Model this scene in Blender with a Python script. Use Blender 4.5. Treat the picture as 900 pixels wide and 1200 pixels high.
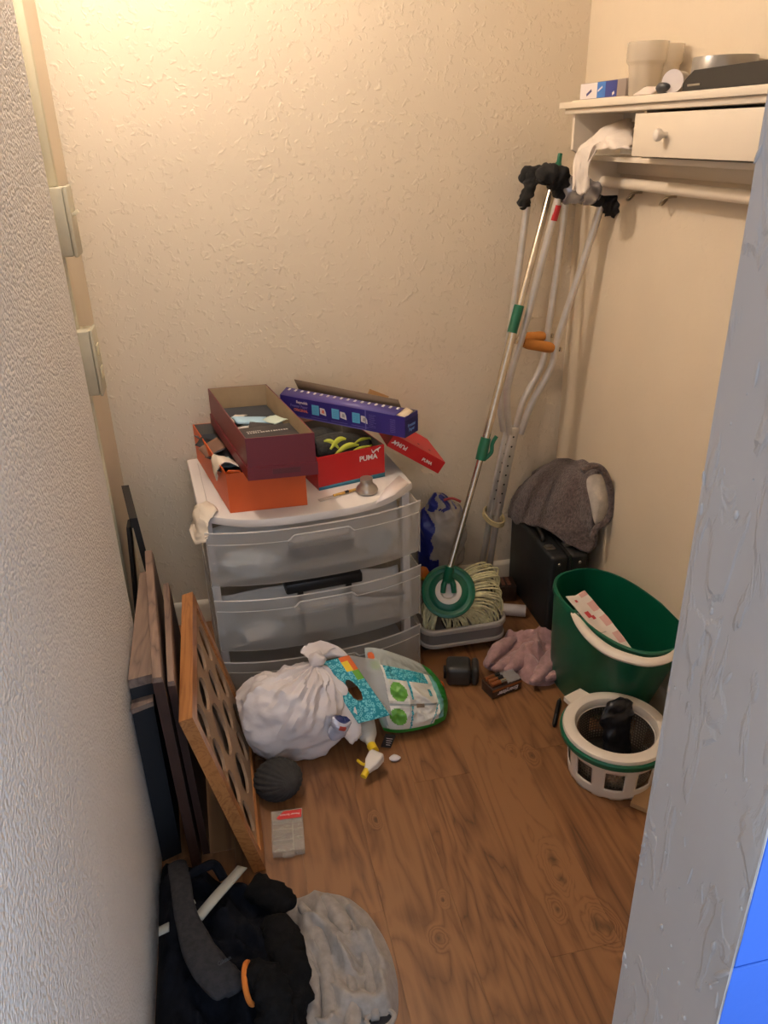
import bpy, bmesh, math, random
from mathutils import Vector, Matrix, noise
random.seed(7)
scene = bpy.context.scene
for _o in list(bpy.data.objects): bpy.data.objects.remove(_o)

# ---------------------------------------------------------------- camera
FPX = 920.0
CAM_Z = 1.5
RX = (0.977, 0.114, -0.182); RY = (-0.213, 0.421, -0.881); RZ = (-0.024, 0.900, 0.436)   # world axes seen from the camera
rot = Matrix((RX, RY, RZ))
_c0 = rot.col[0].normalized(); _c2 = rot.col[2].normalized(); _c1 = _c2.cross(_c0).normalized(); _c0 = _c1.cross(_c2)
rot = Matrix((_c0, _c1, _c2)).transposed()
camd = bpy.data.cameras.new('camera'); cam = bpy.data.objects.new('camera', camd)
scene.collection.objects.link(cam)
camd.sensor_fit = 'VERTICAL'; camd.sensor_height = 36.0; camd.lens = FPX / 1200.0 * 36.0
camd.clip_start = 0.02; camd.clip_end = 50
cam.matrix_world = Matrix.Translation((0, 0, CAM_Z)) @ rot.to_4x4()
scene.camera = cam
CP = Vector((0, 0, CAM_Z))
def ray(px, py): return rot @ Vector(((px - 450) / FPX, -(py - 600) / FPX, -1.0))
def atz(px, py, z=0.0):
    d = ray(px, py); return CP + d * ((z - CAM_Z) / d.z)
def aty(px, py, y):
    d = ray(px, py); return CP + d * (y / d.y)
def atx(px, py, x):
    d = ray(px, py); return CP + d * (x / d.x)

# ---------------------------------------------------------------- light and exposure
world = bpy.data.worlds.new('world'); scene.world = world; world.use_nodes = True
bg = world.node_tree.nodes['Background']
bg.inputs['Color'].default_value = (0.66, 0.80, 1.0, 1); bg.inputs['Strength'].default_value = 2.3
LAMP = Vector((-0.20, 1.78, 2.27)); LAMP_R = 0.035
LAMP_STRENGTH = 550.0
scene.view_settings.view_transform = 'Standard'; scene.view_settings.look = 'None'
scene.view_settings.gamma = 1.0; scene.view_settings.use_curve_mapping = False
scene.view_settings.exposure = 0.0

# ---------------------------------------------------------------- mesh helpers
ORG = {}
def fill(o, label, cat, group=None):
    o['label'] = label; o['category'] = cat
    if group: o['group'] = group
    return o
def thing(name, label, cat, loc, group=None):
    o = bpy.data.objects.new(name, None); scene.collection.objects.link(o)
    o.empty_display_size = 0.05; o.location = loc; ORG[o.name] = Vector(loc)
    return fill(o, label, cat, group)
def frame(origin, u, v):
    """matrix with local x along u, local y near v, local z = x cross y"""
    u = Vector(u).normalized(); w = u.cross(Vector(v)).normalized(); v2 = w.cross(u)
    m = Matrix((u, v2, w)).transposed().to_4x4(); m.translation = Vector(origin); return m
class MB:
    def __init__(s): s.v = []; s.f = []; s.m = []
    def add(s, verts, faces, M=None, mi=0):
        b = len(s.v)
        s.v += [(M @ Vector(p)) if M else Vector(p) for p in verts]
        s.f += [tuple(i + b for i in f) for f in faces]
        s.m += [mi] * len(faces) if isinstance(mi, int) else list(mi)
        return s
    def box(s, a, b, M=None, mi=0, bev=0.0, seg=2):
        x0, y0, z0 = [min(p, q) for p, q in zip(a, b)]; x1, y1, z1 = [max(p, q) for p, q in zip(a, b)]
        vs = [(x0,y0,z0),(x1,y0,z0),(x1,y1,z0),(x0,y1,z0),(x0,y0,z1),(x1,y0,z1),(x1,y1,z1),(x0,y1,z1)]
        fs = [(0,3,2,1),(4,5,6,7),(0,1,5,4),(1,2,6,5),(2,3,7,6),(3,0,4,7)]
        if bev <= 0: return s.add(vs, fs, M, mi)
        bm = bmesh.new(); bv = [bm.verts.new(p) for p in vs]
        for f in fs: bm.faces.new([bv[i] for i in f])
        bmesh.ops.bevel(bm, geom=list(bm.edges), offset=bev, segments=seg, profile=0.5, affect='EDGES')
        bm.verts.index_update()
        s.add([v.co.copy() for v in bm.verts], [[v.index for v in f.verts] for f in bm.faces], M, mi); bm.free(); return s
    def hexa(s, p, mi=0):
        """eight corners: four of the bottom ring then four of the top ring"""
        return s.add(p, [(0,3,2,1),(4,5,6,7),(0,1,5,4),(1,2,6,5),(2,3,7,6),(3,0,4,7)], None, mi)
    def tube(s, pts, r, n=10, M=None, mi=0, caps=True, flat=1.0):
        pts = [Vector(p) for p in pts]; k = len(pts)
        rs = r if isinstance(r, (list, tuple)) else [r] * k
        up = None; vs = []
        for i, p in enumerate(pts):
            t = (pts[min(i + 1, k - 1)] - pts[max(i - 1, 0)]).normalized()
            if up is None:
                up = Vector((0, 0, 1)) if abs(t.z) < 0.9 else Vector((1, 0, 0))
            a = (up - t * up.dot(t)).normalized(); b = t.cross(a); up = a
            for j in range(n):
                th = 2 * math.pi * j / n
                vs.append(p + (a * math.cos(th) + b * math.sin(th) * flat) * rs[i])
        fs = [(i*n + j, i*n + (j+1) % n, (i+1)*n + (j+1) % n, (i+1)*n + j) for i in range(k-1) for j in range(n)]
        if caps: fs += [tuple(reversed(range(n))), tuple(range((k-1)*n, k*n))]
        return s.add(vs, fs, M, mi)
    def lathe(s, prof, n=40, M=None, mi=0, sx=1.0, sy=1.0, mis=None):
        vs = []; fs = []; ms = []
        for r, z in prof:
            for j in range(n):
                th = 2 * math.pi * j / n; vs.append((r*math.cos(th)*sx, r*math.sin(th)*sy, z))
        for i in range(len(prof) - 1):
            for j in range(n):
                fs.append((i*n+j, i*n+(j+1) % n, (i+1)*n+(j+1) % n, (i+1)*n+j)); ms.append(mis[i] if mis else mi)
        return s.add(vs, fs, M, ms)
    def grid(s, fn, nu, nv, cu=False, cv=False, M=None, mfn=None, mi=0):
        ku = nu if cu else nu + 1; kv = nv if cv else nv + 1
        vs = [fn(i / nu, j / nv) for i in range(ku) for j in range(kv)]
        fs = []; ms = []
        for i in range(nu):
            for j in range(nv):
                i2 = (i + 1) % ku; j2 = (j + 1) % kv
                fs.append((i*kv+j, i2*kv+j, i2*kv+j2, i*kv+j2))
                ms.append(mfn((i+.5)/nu, (j+.5)/nv) if mfn else mi)
        return s.add(vs, fs, M, ms)
    def prism(s, poly, z0, z1, M=None, mi=0):
        n = len(poly)
        vs = [(x, y, z0) for x, y in poly] + [(x, y, z1) for x, y in poly]
        fs = [tuple(reversed(range(n))), tuple(range(n, 2*n))] + [(i, (i+1) % n, n+(i+1) % n, n+i) for i in range(n)]
        return s.add(vs, fs, M, mi)
    def build(s, name, mat, parent=None, loc=None, smooth=True, angle=0.7, solid=0.0, sub=0, off=0.0):
        me = bpy.data.meshes.new(name)
        if parent is not None: org = ORG[parent.name]
        elif loc is not None: org = Vector(loc)
        else:
            xs = [p.x for p in s.v]; ys = [p.y for p in s.v]; zs = [p.z for p in s.v]
            org = Vector(((min(xs)+max(xs))/2, (min(ys)+max(ys))/2, min(zs)))
        me.from_pydata([tuple(p - org) for p in s.v], [], [f for f in s.f])
        mats = mat if isinstance(mat, (list, tuple)) else [mat]
        for m in mats: me.materials.append(m)
        if len(mats) > 1: me.polygons.foreach_set('material_index', s.m)
        bm = bmesh.new(); bm.from_mesh(me); bmesh.ops.recalc_face_normals(bm, faces=bm.faces); bm.to_mesh(me); bm.free()
        if smooth:
            me.shade_smooth(); me.set_sharp_from_angle(angle=angle)
        me.update()
        o = bpy.data.objects.new(name, me); scene.collection.objects.link(o)
        ORG[o.name] = org
        if parent is not None: o.parent = parent
        else: o.location = org
        if solid:
            md = o.modifiers.new('thickness', 'SOLIDIFY'); md.thickness = solid; md.offset = off
        if sub:
            md = o.modifiers.new('smooth', 'SUBSURF'); md.levels = sub; md.render_levels = sub
        return o
def structure(o): o['kind'] = 'structure'; return o
def text_part(txt, size, M, mat, parent, name='lettering', align='CENTER', shear=0.0, depth=0.0003, bold=0.0):
    cu = bpy.data.curves.new(name, 'FONT'); cu.body = txt; cu.size = size; cu.align_x = align; cu.align_y = 'CENTER'
    cu.shear = shear; cu.extrude = depth; cu.offset = bold; cu.resolution_u = 3
    t = bpy.data.objects.new('tmp', cu); scene.collection.objects.link(t)
    bpy.context.view_layer.update()
    me0 = t.evaluated_get(bpy.context.evaluated_depsgraph_get()).to_mesh()
    mb = MB(); mb.add([v.co.copy() for v in me0.vertices], [tuple(p.vertices) for p in me0.polygons], M)
    bpy.data.objects.remove(t); bpy.data.curves.remove(cu)
    return mb.build(name, mat, parent, smooth=False)
def lerp(a, b, t): return a + (b - a) * t
def smooth(t): t = max(0, min(1, t)); return t*t*(3-2*t)
def nz(p, s=1.0, seed=0.0): return noise.noise(Vector(p) * s + Vector((seed*7.3, seed*3.1, seed*5.7)))
def ridge(p, s, seed=0.0, oct=3):
    v = 0; a = 1.0; t = 0
    for k in range(oct):
        v += a * (1 - abs(nz(p, s * 2**k, seed + k)) * 2); t += a; a *= 0.5
    return v / t
def spline(pts, n, closed=False):
    pts = [Vector(p) for p in pts]; k = len(pts); out = []
    segs = k if closed else k - 1
    for i in range(segs):
        g = (lambda j: pts[j % k]) if closed else (lambda j: pts[max(0, min(k-1, j))])
        p0, p1, p2, p3 = g(i-1), g(i), g(i+1), g(i+2)
        for q in range(n):
            t = q / n
            out.append(0.5*((2*p1) + (p2-p0)*t + (2*p0-5*p1+4*p2-p3)*t*t + (3*p1-p0-3*p2+p3)*t**3))
    if not closed: out.append(pts[-1])
    return out

# ---------------------------------------------------------------- materials
def lin(c):
    def g(x):
        x /= 255.0
        return x/12.92 if x <= 0.04045 else ((x+0.055)/1.055)**2.4
    return (g(c[0]), g(c[1]), g(c[2]), 1)
MATS = {}
def mat(name, col, rough=0.6, metal=0.0, var=0.0, vscale=12.0, bump=0.0, bscale=60.0, bdist=0.002, alpha=1.0, spec=0.5,
        trans=0.0, stretch=None, col2=None, ramp=(0.35, 0.65), coat=0.0, sheen=0.0, emit=0.0, kind='noise', detail=4.0):
    if name in MATS: return MATS[name]
    m = bpy.data.materials.new(name); m.use_nodes = True; MATS[name] = m
    nt = m.node_tree; N = nt.nodes; L = nt.links; b = N['Principled BSDF']
    b.inputs['Roughness'].default_value = rough; b.inputs['Metallic'].default_value = metal
    b.inputs['Base Color'].default_value = lin(col); b.inputs['Specular IOR Level'].default_value = spec
    if coat: b.inputs['Coat Weight'].default_value = coat
    if sheen: b.inputs['Sheen Weight'].default_value = sheen
    if trans: b.inputs['Transmission Weight'].default_value = trans
    if emit:
        b.inputs['Emission Color'].default_value = lin(col); b.inputs['Emission Strength'].default_value = emit
    vec = None
    if var or bump or col2:
        tc = N.new('ShaderNodeTexCoord'); mp = N.new('ShaderNodeMapping')
        L.new(tc.outputs['Object'], mp.inputs['Vector'])
        if stretch: mp.inputs['Scale'].default_value = stretch
        vec = mp.outputs['Vector']
    if var or col2:
        tx = N.new('ShaderNodeTexNoise'); tx.inputs['Scale'].default_value = vscale; tx.inputs['Detail'].default_value = detail
        L.new(vec, tx.inputs['Vector'])
        cr = N.new('ShaderNodeValToRGB'); L.new(tx.outputs['Fac'], cr.inputs['Fac'])
        cr.color_ramp.elements[0].position = ramp[0]; cr.color_ramp.elements[1].position = ramp[1]
        c = lin(col)
        if col2: cr.color_ramp.elements[0].color = c; cr.color_ramp.elements[1].color = lin(col2)
        else:
            cr.color_ramp.elements[0].color = tuple(x*(1-var) for x in c[:3]) + (1,)
            cr.color_ramp.elements[1].color = tuple(min(1, x*(1+var)) for x in c[:3]) + (1,)
        L.new(cr.outputs['Color'], b.inputs['Base Color'])
    if bump:
        if kind == 'voronoi':
            tx = N.new('ShaderNodeTexVoronoi'); tx.inputs['Scale'].default_value = bscale; out = tx.outputs['Distance']
        elif kind == 'wave':
            tx = N.new('ShaderNodeTexWave'); tx.inputs['Scale'].default_value = bscale; tx.inputs['Distortion'].default_value = 2; out = tx.outputs['Fac']
        else:
            tx = N.new('ShaderNodeTexNoise'); tx.inputs['Scale'].default_value = bscale; tx.inputs['Detail'].default_value = 4; out = tx.outputs['Fac']
        L.new(vec, tx.inputs['Vector'])
        bp = N.new('ShaderNodeBump'); bp.inputs['Strength'].default_value = bump; bp.inputs['Distance'].default_value = bdist
        L.new(out, bp.inputs['Height']); L.new(bp.outputs['Normal'], b.inputs['Normal'])
    if alpha < 1.0:
        tr = N.new('ShaderNodeBsdfTransparent'); mx = N.new('ShaderNodeMixShader'); mx.inputs['Fac'].default_value = alpha
        L.new(tr.outputs[0], mx.inputs[1]); L.new(b.outputs[0], mx.inputs[2])
        L.new(mx.outputs[0], N['Material Output'].inputs['Surface'])
    return m

def wall_mat(name, col, knock, fine, col2=None, stip=0.0):
    m = bpy.data.materials.new(name); m.use_nodes = True
    nt = m.node_tree; N = nt.nodes; L = nt.links; b = N['Principled BSDF']
    b.inputs['Roughness'].default_value = 0.5; b.inputs['Specular IOR Level'].default_value = 0.35
    geo = N.new('ShaderNodeNewGeometry')
    n0 = N.new('ShaderNodeTexNoise'); n0.inputs['Scale'].default_value = 3.0; n0.inputs['Detail'].default_value = 5
    L.new(geo.outputs['Position'], n0.inputs['Vector'])
    cr = N.new('ShaderNodeValToRGB'); c = lin(col); c2 = lin(col2) if col2 else tuple(x*0.93 for x in c[:3]) + (1,)
    cr.color_ramp.elements[0].position = 0.3; cr.color_ramp.elements[1].position = 0.7
    cr.color_ramp.elements[0].color = c2; cr.color_ramp.elements[1].color = c
    L.new(n0.outputs['Fac'], cr.inputs['Fac']); L.new(cr.outputs['Color'], b.inputs['Base Color'])
    # knock-down plaster: flattened islands plus fine grain
    n1 = N.new('ShaderNodeTexNoise'); n1.inputs['Scale'].default_value = 62; n1.inputs['Detail'].default_value = 2; n1.inputs['Distortion'].default_value = 0.5
    L.new(geo.outputs['Position'], n1.inputs['Vector'])
    r1 = N.new('ShaderNodeValToRGB'); r1.color_ramp.elements[0].position = 0.56; r1.color_ramp.elements[1].position = 0.68
    L.new(n1.outputs['Fac'], r1.inputs['Fac'])
    n2 = N.new('ShaderNodeTexNoise'); n2.inputs['Scale'].default_value = 150; n2.inputs['Detail'].default_value = 3
    L.new(geo.outputs['Position'], n2.inputs['Vector'])
    b1 = N.new('ShaderNodeBump'); b1.inputs['Strength'].default_value = knock; b1.inputs['Distance'].default_value = 0.003
    L.new(r1.outputs['Color'], b1.inputs['Height'])
    b2 = N.new('ShaderNodeBump'); b2.inputs['Strength'].default_value = fine; b2.inputs['Distance'].default_value = 0.002
    L.new(n2.outputs['Fac'], b2.inputs['Height']); L.new(b1.outputs['Normal'], b2.inputs['Normal'])
    last = b2
    if stip:
        n3 = N.new('ShaderNodeTexVoronoi'); n3.inputs['Scale'].default_value = 175
        L.new(geo.outputs['Position'], n3.inputs['Vector'])
        b3 = N.new('ShaderNodeBump'); b3.inputs['Strength'].default_value = stip; b3.inputs['Distance'].default_value = 0.004; b3.invert = True
        L.new(n3.outputs['Distance'], b3.inputs['Height']); L.new(b2.outputs['Normal'], b3.inputs['Normal']); last = b3
    L.new(last.outputs['Normal'], b.inputs['Normal'])
    return m
def wood_mat(name, dark, mid, light, scale=1.0, rough=0.4, coat=0.1, knots=True, spots=()):
    """grain along object Y; every board differs by its own random number"""
    m = bpy.data.materials.new(name); m.use_nodes = True; MATS[name] = m
    nt = m.node_tree; N = nt.nodes; L = nt.links; b = N['Principled BSDF']
    b.inputs['Roughness'].default_value = rough; b.inputs['Coat Weight'].default_value = coat; b.inputs['Coat Roughness'].default_value = 0.3
    tc = N.new('ShaderNodeTexCoord'); oi = N.new('ShaderNodeObjectInfo')
    off = N.new('ShaderNodeVectorMath'); off.operation = 'SCALE'; off.inputs[0].default_value = (13.0, 29.0, 7.0)
    L.new(oi.outputs['Random'], off.inputs['Scale'])
    ad = N.new('ShaderNodeVectorMath'); ad.operation = 'ADD'; L.new(tc.outputs['Object'], ad.inputs[0]); L.new(off.outputs[0], ad.inputs[1])
    mp = N.new('ShaderNodeMapping'); mp.inputs['Scale'].default_value = (9*scale, 1.3*scale, 9*scale); L.new(ad.outputs[0], mp.inputs['Vector'])
    n1 = N.new('ShaderNodeTexNoise'); n1.inputs['Scale'].default_value = 1.0; n1.inputs['Detail'].default_value = 3; n1.inputs['Distortion'].default_value = 0.9
    L.new(mp.outputs[0], n1.inputs['Vector'])
    mul = N.new('ShaderNodeMath'); mul.operation = 'MULTIPLY'; mul.inputs[1].default_value = 15.0
    field = n1.outputs['Fac']; core = None
    if spots:
        geo = N.new('ShaderNodeNewGeometry')
        wob = N.new('ShaderNodeTexNoise'); wob.inputs['Scale'].default_value = 30; L.new(geo.outputs['Position'], wob.inputs['Vector'])
        wo = N.new('ShaderNodeVectorMath'); wo.operation = 'SCALE'; wo.inputs['Scale'].default_value = 0.02; L.new(wob.outputs['Color'], wo.inputs[0])
        pw = N.new('ShaderNodeVectorMath'); pw.operation = 'ADD'; L.new(geo.outputs['Position'], pw.inputs[0]); L.new(wo.outputs[0], pw.inputs[1])
        for (kx, ky, kr) in spots:
            sb_ = N.new('ShaderNodeVectorMath'); sb_.operation = 'SUBTRACT'; L.new(pw.outputs[0], sb_.inputs[0]); sb_.inputs[1].default_value = (kx+0.01, ky+0.01, 0.01)
            ml_ = N.new('ShaderNodeVectorMath'); ml_.operation = 'MULTIPLY'; L.new(sb_.outputs[0], ml_.inputs[0]); ml_.inputs[1].default_value = (1/kr, 0.55/kr, 0)
            le = N.new('ShaderNodeVectorMath'); le.operation = 'LENGTH'; L.new(ml_.outputs[0], le.inputs[0])
            mr = N.new('ShaderNodeMapRange'); mr.interpolation_type = 'SMOOTHERSTEP'; mr.inputs['From Min'].default_value = 0; mr.inputs['From Max'].default_value = 4.5; mr.inputs['To Min'].default_value = 0.42; mr.inputs['To Max'].default_value = 0.0
            L.new(le.outputs['Value'], mr.inputs['Value'])
            ad_ = N.new('ShaderNodeMath'); ad_.operation = 'ADD'; L.new(field, ad_.inputs[0]); L.new(mr.outputs[0], ad_.inputs[1]); field = ad_.outputs[0]
            mc = N.new('ShaderNodeMapRange'); mc.inputs['From Min'].default_value = 0.15; mc.inputs['From Max'].default_value = 1.15; mc.inputs['To Min'].default_value = 0.45; mc.inputs['To Max'].default_value = 1.0
            L.new(le.outputs['Value'], mc.inputs['Value'])
            if core is None: core = mc.outputs[0]
            else:
                mn = N.new('ShaderNodeMath'); mn.operation = 'MINIMUM'; L.new(core, mn.inputs[0]); L.new(mc.outputs[0], mn.inputs[1]); core = mn.outputs[0]
    L.new(field, mul.inputs[0])
    fr = N.new('ShaderNodeMath'); fr.operation = 'PINGPONG'; fr.inputs[1].default_value = 1.0; L.new(mul.outputs[0], fr.inputs[0])
    frp = N.new('ShaderNodeMath'); frp.operation = 'POWER'; frp.inputs[1].default_value = 0.6; L.new(fr.outputs[0], frp.inputs[0]); fr = frp
    mp2 = N.new('ShaderNodeMapping'); mp2.inputs['Scale'].default_value = (110*scale, 5*scale, 110*scale); L.new(ad.outputs[0], mp2.inputs['Vector'])
    n2 = N.new('ShaderNodeTexNoise'); n2.inputs['Scale'].default_value = 1.0; n2.inputs['Detail'].default_value = 4; L.new(mp2.outputs[0], n2.inputs['Vector'])
    mp3 = N.new('ShaderNodeMapping'); mp3.inputs['Scale'].default_value = (5*scale, 1.2*scale, 5*scale); L.new(ad.outputs[0], mp3.inputs['Vector'])
    n3 = N.new('ShaderNodeTexNoise'); n3.inputs['Scale'].default_value = 1.0; n3.inputs['Detail'].default_value = 3; L.new(mp3.outputs[0], n3.inputs['Vector'])
    def madd(a, k, c):
        x = N.new('ShaderNodeMath'); x.operation = 'MULTIPLY_ADD'; L.new(a, x.inputs[0]); x.inputs[1].default_value = k
        if isinstance(c, float): x.inputs[2].default_value = c
        else: L.new(c, x.inputs[2])
        return x.outputs[0]
    s = madd(fr.outputs[0], 0.34, -0.05); s = madd(n2.outputs['Fac'], 0.42, s); s = madd(n3.outputs['Fac'], 0.55, s)
    s = madd(oi.outputs['Random'], 0.14, s)
    cr = N.new('ShaderNodeValToRGB'); e = cr.color_ramp.elements
    e[0].position = 0.36; e[0].color = lin(dark); e[1].position = 0.84; e[1].color = lin(light)
    q = e.new(0.55); q.color = lin(mid); L.new(s, cr.inputs['Fac'])
    colout = cr.outputs['Color']
    if knots:
        mpk = N.new('ShaderNodeMapping'); mpk.inputs['Scale'].default_value = (5.2, 2.3, 5.2); L.new(ad.outputs[0], mpk.inputs['Vector'])
        vk = N.new('ShaderNodeTexVoronoi'); vk.inputs['Scale'].default_value = 1.0; L.new(mpk.outputs[0], vk.inputs['Vector'])
        ks = madd(n2.outputs['Fac'], 0.10, vk.outputs['Distance'])
        rk = N.new('ShaderNodeValToRGB'); rk.color_ramp.elements[0].position = 0.08; rk.color_ramp.elements[1].position = 0.17
        rk.color_ramp.elements[0].color = tuple(x*0.25 for x in lin(dark)[:3]) + (1,); rk.color_ramp.elements[1].color = (1, 1, 1, 1)
        L.new(ks, rk.inputs['Fac'])
        mx = N.new('ShaderNodeMix'); mx.data_type = 'RGBA'; mx.blend_type = 'MULTIPLY'; mx.inputs['Factor'].default_value = 0.8
        L.new(colout, mx.inputs['A']); L.new(rk.outputs['Color'], mx.inputs['B']); colout = mx.outputs['Result']
    if core is not None:
        mk = N.new('ShaderNodeMix'); mk.data_type = 'RGBA'; mk.blend_type = 'MULTIPLY'; mk.inputs['Factor'].default_value = 1.0
        L.new(colout, mk.inputs['A']); L.new(core, mk.inputs['B']); colout = mk.outputs['Result']
    L.new(colout, b.inputs['Base Color'])
    bp = N.new('ShaderNodeBump'); bp.inputs['Strength'].default_value = 0.12; bp.inputs['Distance'].default_value = 0.001
    L.new(n2.outputs['Fac'], bp.inputs['Height']); L.new(bp.outputs['Normal'], b.inputs['Normal'])
    return m

# ================================================================ THE ROOM
XL, XR, YB, ZC = -0.336, 1.105, 2.36, 2.42
XBUMP, YBUMP = -0.262, 1.627
WALL = wall_mat('cream_plaster', (222, 208, 184), 0.42, 0.10)
WALL_SMOOTH = wall_mat('cream_painted_wall', (226, 210, 184), 0.12, 0.06)
WALL_STIP = wall_mat('stippled_grey_white_plaster', (226, 222, 218), 0.10, 0.30, stip=0.9)
CEIL = mat('ceiling_white', (232, 226, 214), 0.8)
BASEB = mat('baseboard_paint', (214, 204, 184), 0.45)
JAMB = None

mb = MB(); mb.box((-0.6, -1.2, -0.06), (XR+0.12, YB+0.12, -0.012))
floor = structure(mb.build('floor', mat('subfloor', (70, 50, 35), 0.9), loc=(0, 0, -0.012)))
PLANK = wood_mat('oak_vinyl_plank', (62, 38, 22), (110, 72, 43), (138, 96, 60), 1.0, 0.42, 0.06, knots=False, spots=[(atz(x_, y_).x, atz(x_, y_).y, r_) for x_, y_, r_ in ((648, 1008, 0.011), (658, 1030, 0.009), (700, 1082, 0.012), (712, 1086, 0.010), (652, 1064, 0.006), (514, 1100, 0.006), (622, 885, 0.007), (600, 880, 0.004), (520, 1054, 0.004), (440, 960, 0.005))])
PW, PL = 0.152, 1.22
def bevel_plank(w, l, h, b):
    x, y = w/2, l/2
    m = MB(); m.add([(-x,-y,0),(x,-y,0),(x,y,0),(-x,y,0),(-x,-y,h-b),(x,-y,h-b),(x,y,h-b),(-x,y,h-b),(-x+b,-y+b,h),(x-b,-y+b,h),(x-b,y-b,h),(-x+b,y-b,h)],
          [(0,3,2,1),(0,1,5,4),(1,2,6,5),(2,3,7,6),(3,0,4,7),(4,5,9,8),(5,6,10,9),(6,7,11,10),(7,4,8,11),(8,9,10,11)])
    return m
cache = {}
starts = [0.10, 0.62, -0.32, 0.38, -0.14, 0.72, 0.20, -0.46, 0.52, -0.02]
for i in range(10):
    x0 = -0.40 + i * PW
    y = -1.2 + starts[i] - 0.5
    while y < YB + 0.1:
        a, b_ = max(y, -1.2), min(y + PL, YB + 0.08)
        if b_ - a > 0.02:
            key = round(b_ - a, 3)
            if key not in cache:
                o = bevel_plank(PW - 0.0002, key - 0.0002, 0.012, 0.0004).build('floor_plank', PLANK, loc=(0, 0, 0), smooth=False); cache[key] = o.data
            else:
                o = bpy.data.objects.new('floor_plank', cache[key]); scene.collection.objects.link(o)
            o.parent = floor; o.location = (x0 + PW/2, (a+b_)/2, 0.0)
        y += PL

mb = MB(); mb.box((-0.6, YB, 0), (XR+0.12, YB+0.1, ZC)); structure(mb.build('wall_back', WALL, smooth=False))
mb = MB(); mb.box((XR, 0.40, 0), (XR+0.1, YB, ZC)); structure(mb.build('wall_right', WALL_SMOOTH, smooth=False))
arc = [(XBUMP - 0.03 + 0.03*math.cos(t), YBUMP - 0.03 + 0.03*math.sin(t)) for t in [k*math.pi/2/6 for k in range(7)]]
mb = MB(); mb.prism([(-0.6, -1.2), (XBUMP, -1.2)] + arc + [(XL-0.02, YBUMP), (-0.6, YBUMP)], 0, ZC)
structure(mb.build('wall_left', WALL_STIP, angle=0.9))
mb = MB(); mb.box((-0.6, YBUMP, 0), (XL, YB, ZC)); structure(mb.build('wall_left_recess', WALL_SMOOTH, smooth=False))
mb = MB(); mb.box((-0.6, 0.317, ZC), (XR+0.1, YB+0.1, ZC+0.06)); structure(mb.build('ceiling', CEIL, smooth=False))
mb = MB(); mb.box((XBUMP, 0.335, 2.08), (0.325, 0.447, ZC)); structure(mb.build('wall_front_lintel', WALL_SMOOTH, smooth=False))

# front wall with its painted door jamb; the outer side is boarded and painted blue
mb = MB(); mb.box((0.3235, 0.335, 0), (XR+0.1, 0.447, ZC)); wf = structure(mb.build('wall_front', WALL_SMOOTH, smooth=False))
BLUE = mat('blue_gloss_paint', (52, 108, 208), 0.35, var=0.06, vscale=5, bump=0.15, bscale=40)
bw = [0.0, 0.31, 0.62, 0.93, 1.24, 1.55, 1.86, 2.08, 2.42]
for k in range(len(bw)-1):
    mb = MB(); mb.box((0.3228, 0.3175, bw[k]+0.0012), (0.56, 0.335, bw[k+1]-0.0012), bev=0.0012, seg=1); mb.build('blue_board', BLUE, wf)
    mb = MB(); mb.box((0.5625, 0.3175, bw[k]+0.0012), (XR+0.1, 0.335, bw[k+1]-0.0012), bev=0.0012, seg=1); mb.build('blue_board', BLUE, wf)
m = bpy.data.materials.new('chipped_grey_paint'); m.use_nodes = True
N = m.node_tree.nodes; L = m.node_tree.links; b = N['Principled BSDF']; b.inputs['Roughness'].default_value = 0.38
geo = N.new('ShaderNodeNewGeometry')
mp = N.new('ShaderNodeMapping'); mp.inputs['Scale'].default_value = (1, 1, 0.35); L.new(geo.outputs['Position'], mp.inputs['Vector'])
n1 = N.new('ShaderNodeTexNoise'); n1.inputs['Scale'].default_value = 36; n1.inputs['Detail'].default_value = 6; n1.inputs['Distortion'].default_value = 0.6; L.new(mp.outputs[0], n1.inputs['Vector'])
r1 = N.new('ShaderNodeValToRGB'); r1.color_ramp.elements[0].position = 0.56; r1.color_ramp.elements[1].position = 0.62; L.new(n1.outputs['Fac'], r1.inputs['Fac'])
n2 = N.new('ShaderNodeTexNoise'); n2.inputs['Scale'].default_value = 9; n2.inputs['Detail'].default_value = 3; L.new(geo.outputs['Position'], n2.inputs['Vector'])
b1 = N.new('ShaderNodeBump'); b1.inputs['Strength'].default_value = 0.45; b1.inputs['Distance'].default_value = 0.003; L.new(r1.outputs['Color'], b1.inputs['Height'])
b2 = N.new('ShaderNodeBump'); b2.inputs['Strength'].default_value = 0.4; b2.inputs['Distance'].default_value = 0.006; L.new(n2.outputs['Fac'], b2.inputs['Height']); L.new(b1.outputs['Normal'], b2.inputs['Normal'])
L.new(b2.outputs['Normal'], b.inputs['Normal'])
n3 = N.new('ShaderNodeTexNoise'); n3.inputs['Scale'].default_value = 6; n3.inputs['Detail'].default_value = 4; L.new(geo.outputs['Position'], n3.inputs['Vector'])
r3 = N.new('ShaderNodeValToRGB'); r3.color_ramp.elements[0].color = lin((166, 160, 156)); r3.color_ramp.elements[1].color = lin((180, 174, 168)); L.new(n3.outputs['Fac'], r3.inputs['Fac'])
L.new(r3.outputs['Color'], b.inputs['Base Color'])
JAMB = m
def jamb_pt(u, v):
    z = v * 2.08; y = 0.317 + 0.13*u
    e = 0.004*(nz((y*9, z*4, 0), 1.0, 2)) + 0.0022*max(0, nz((y*40, z*14, 1), 1.0, 5))
    edge = (u < 0.02) or (u > 0.98)
    return (0.3205 + (0.0015 if edge else 0.0) - 0.35*e, y + (0.0022*nz((z*17, u*3, 4)) if edge else 0), z)
mb = MB(); mb.grid(jamb_pt, 24, 260)
mb.box((0.3207, 0.3175, 0), (0.3228, 0.4465, 2.08))
jo = structure(mb.build('trim_1', JAMB, loc=(0.322, 0.38, 0)))
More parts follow.
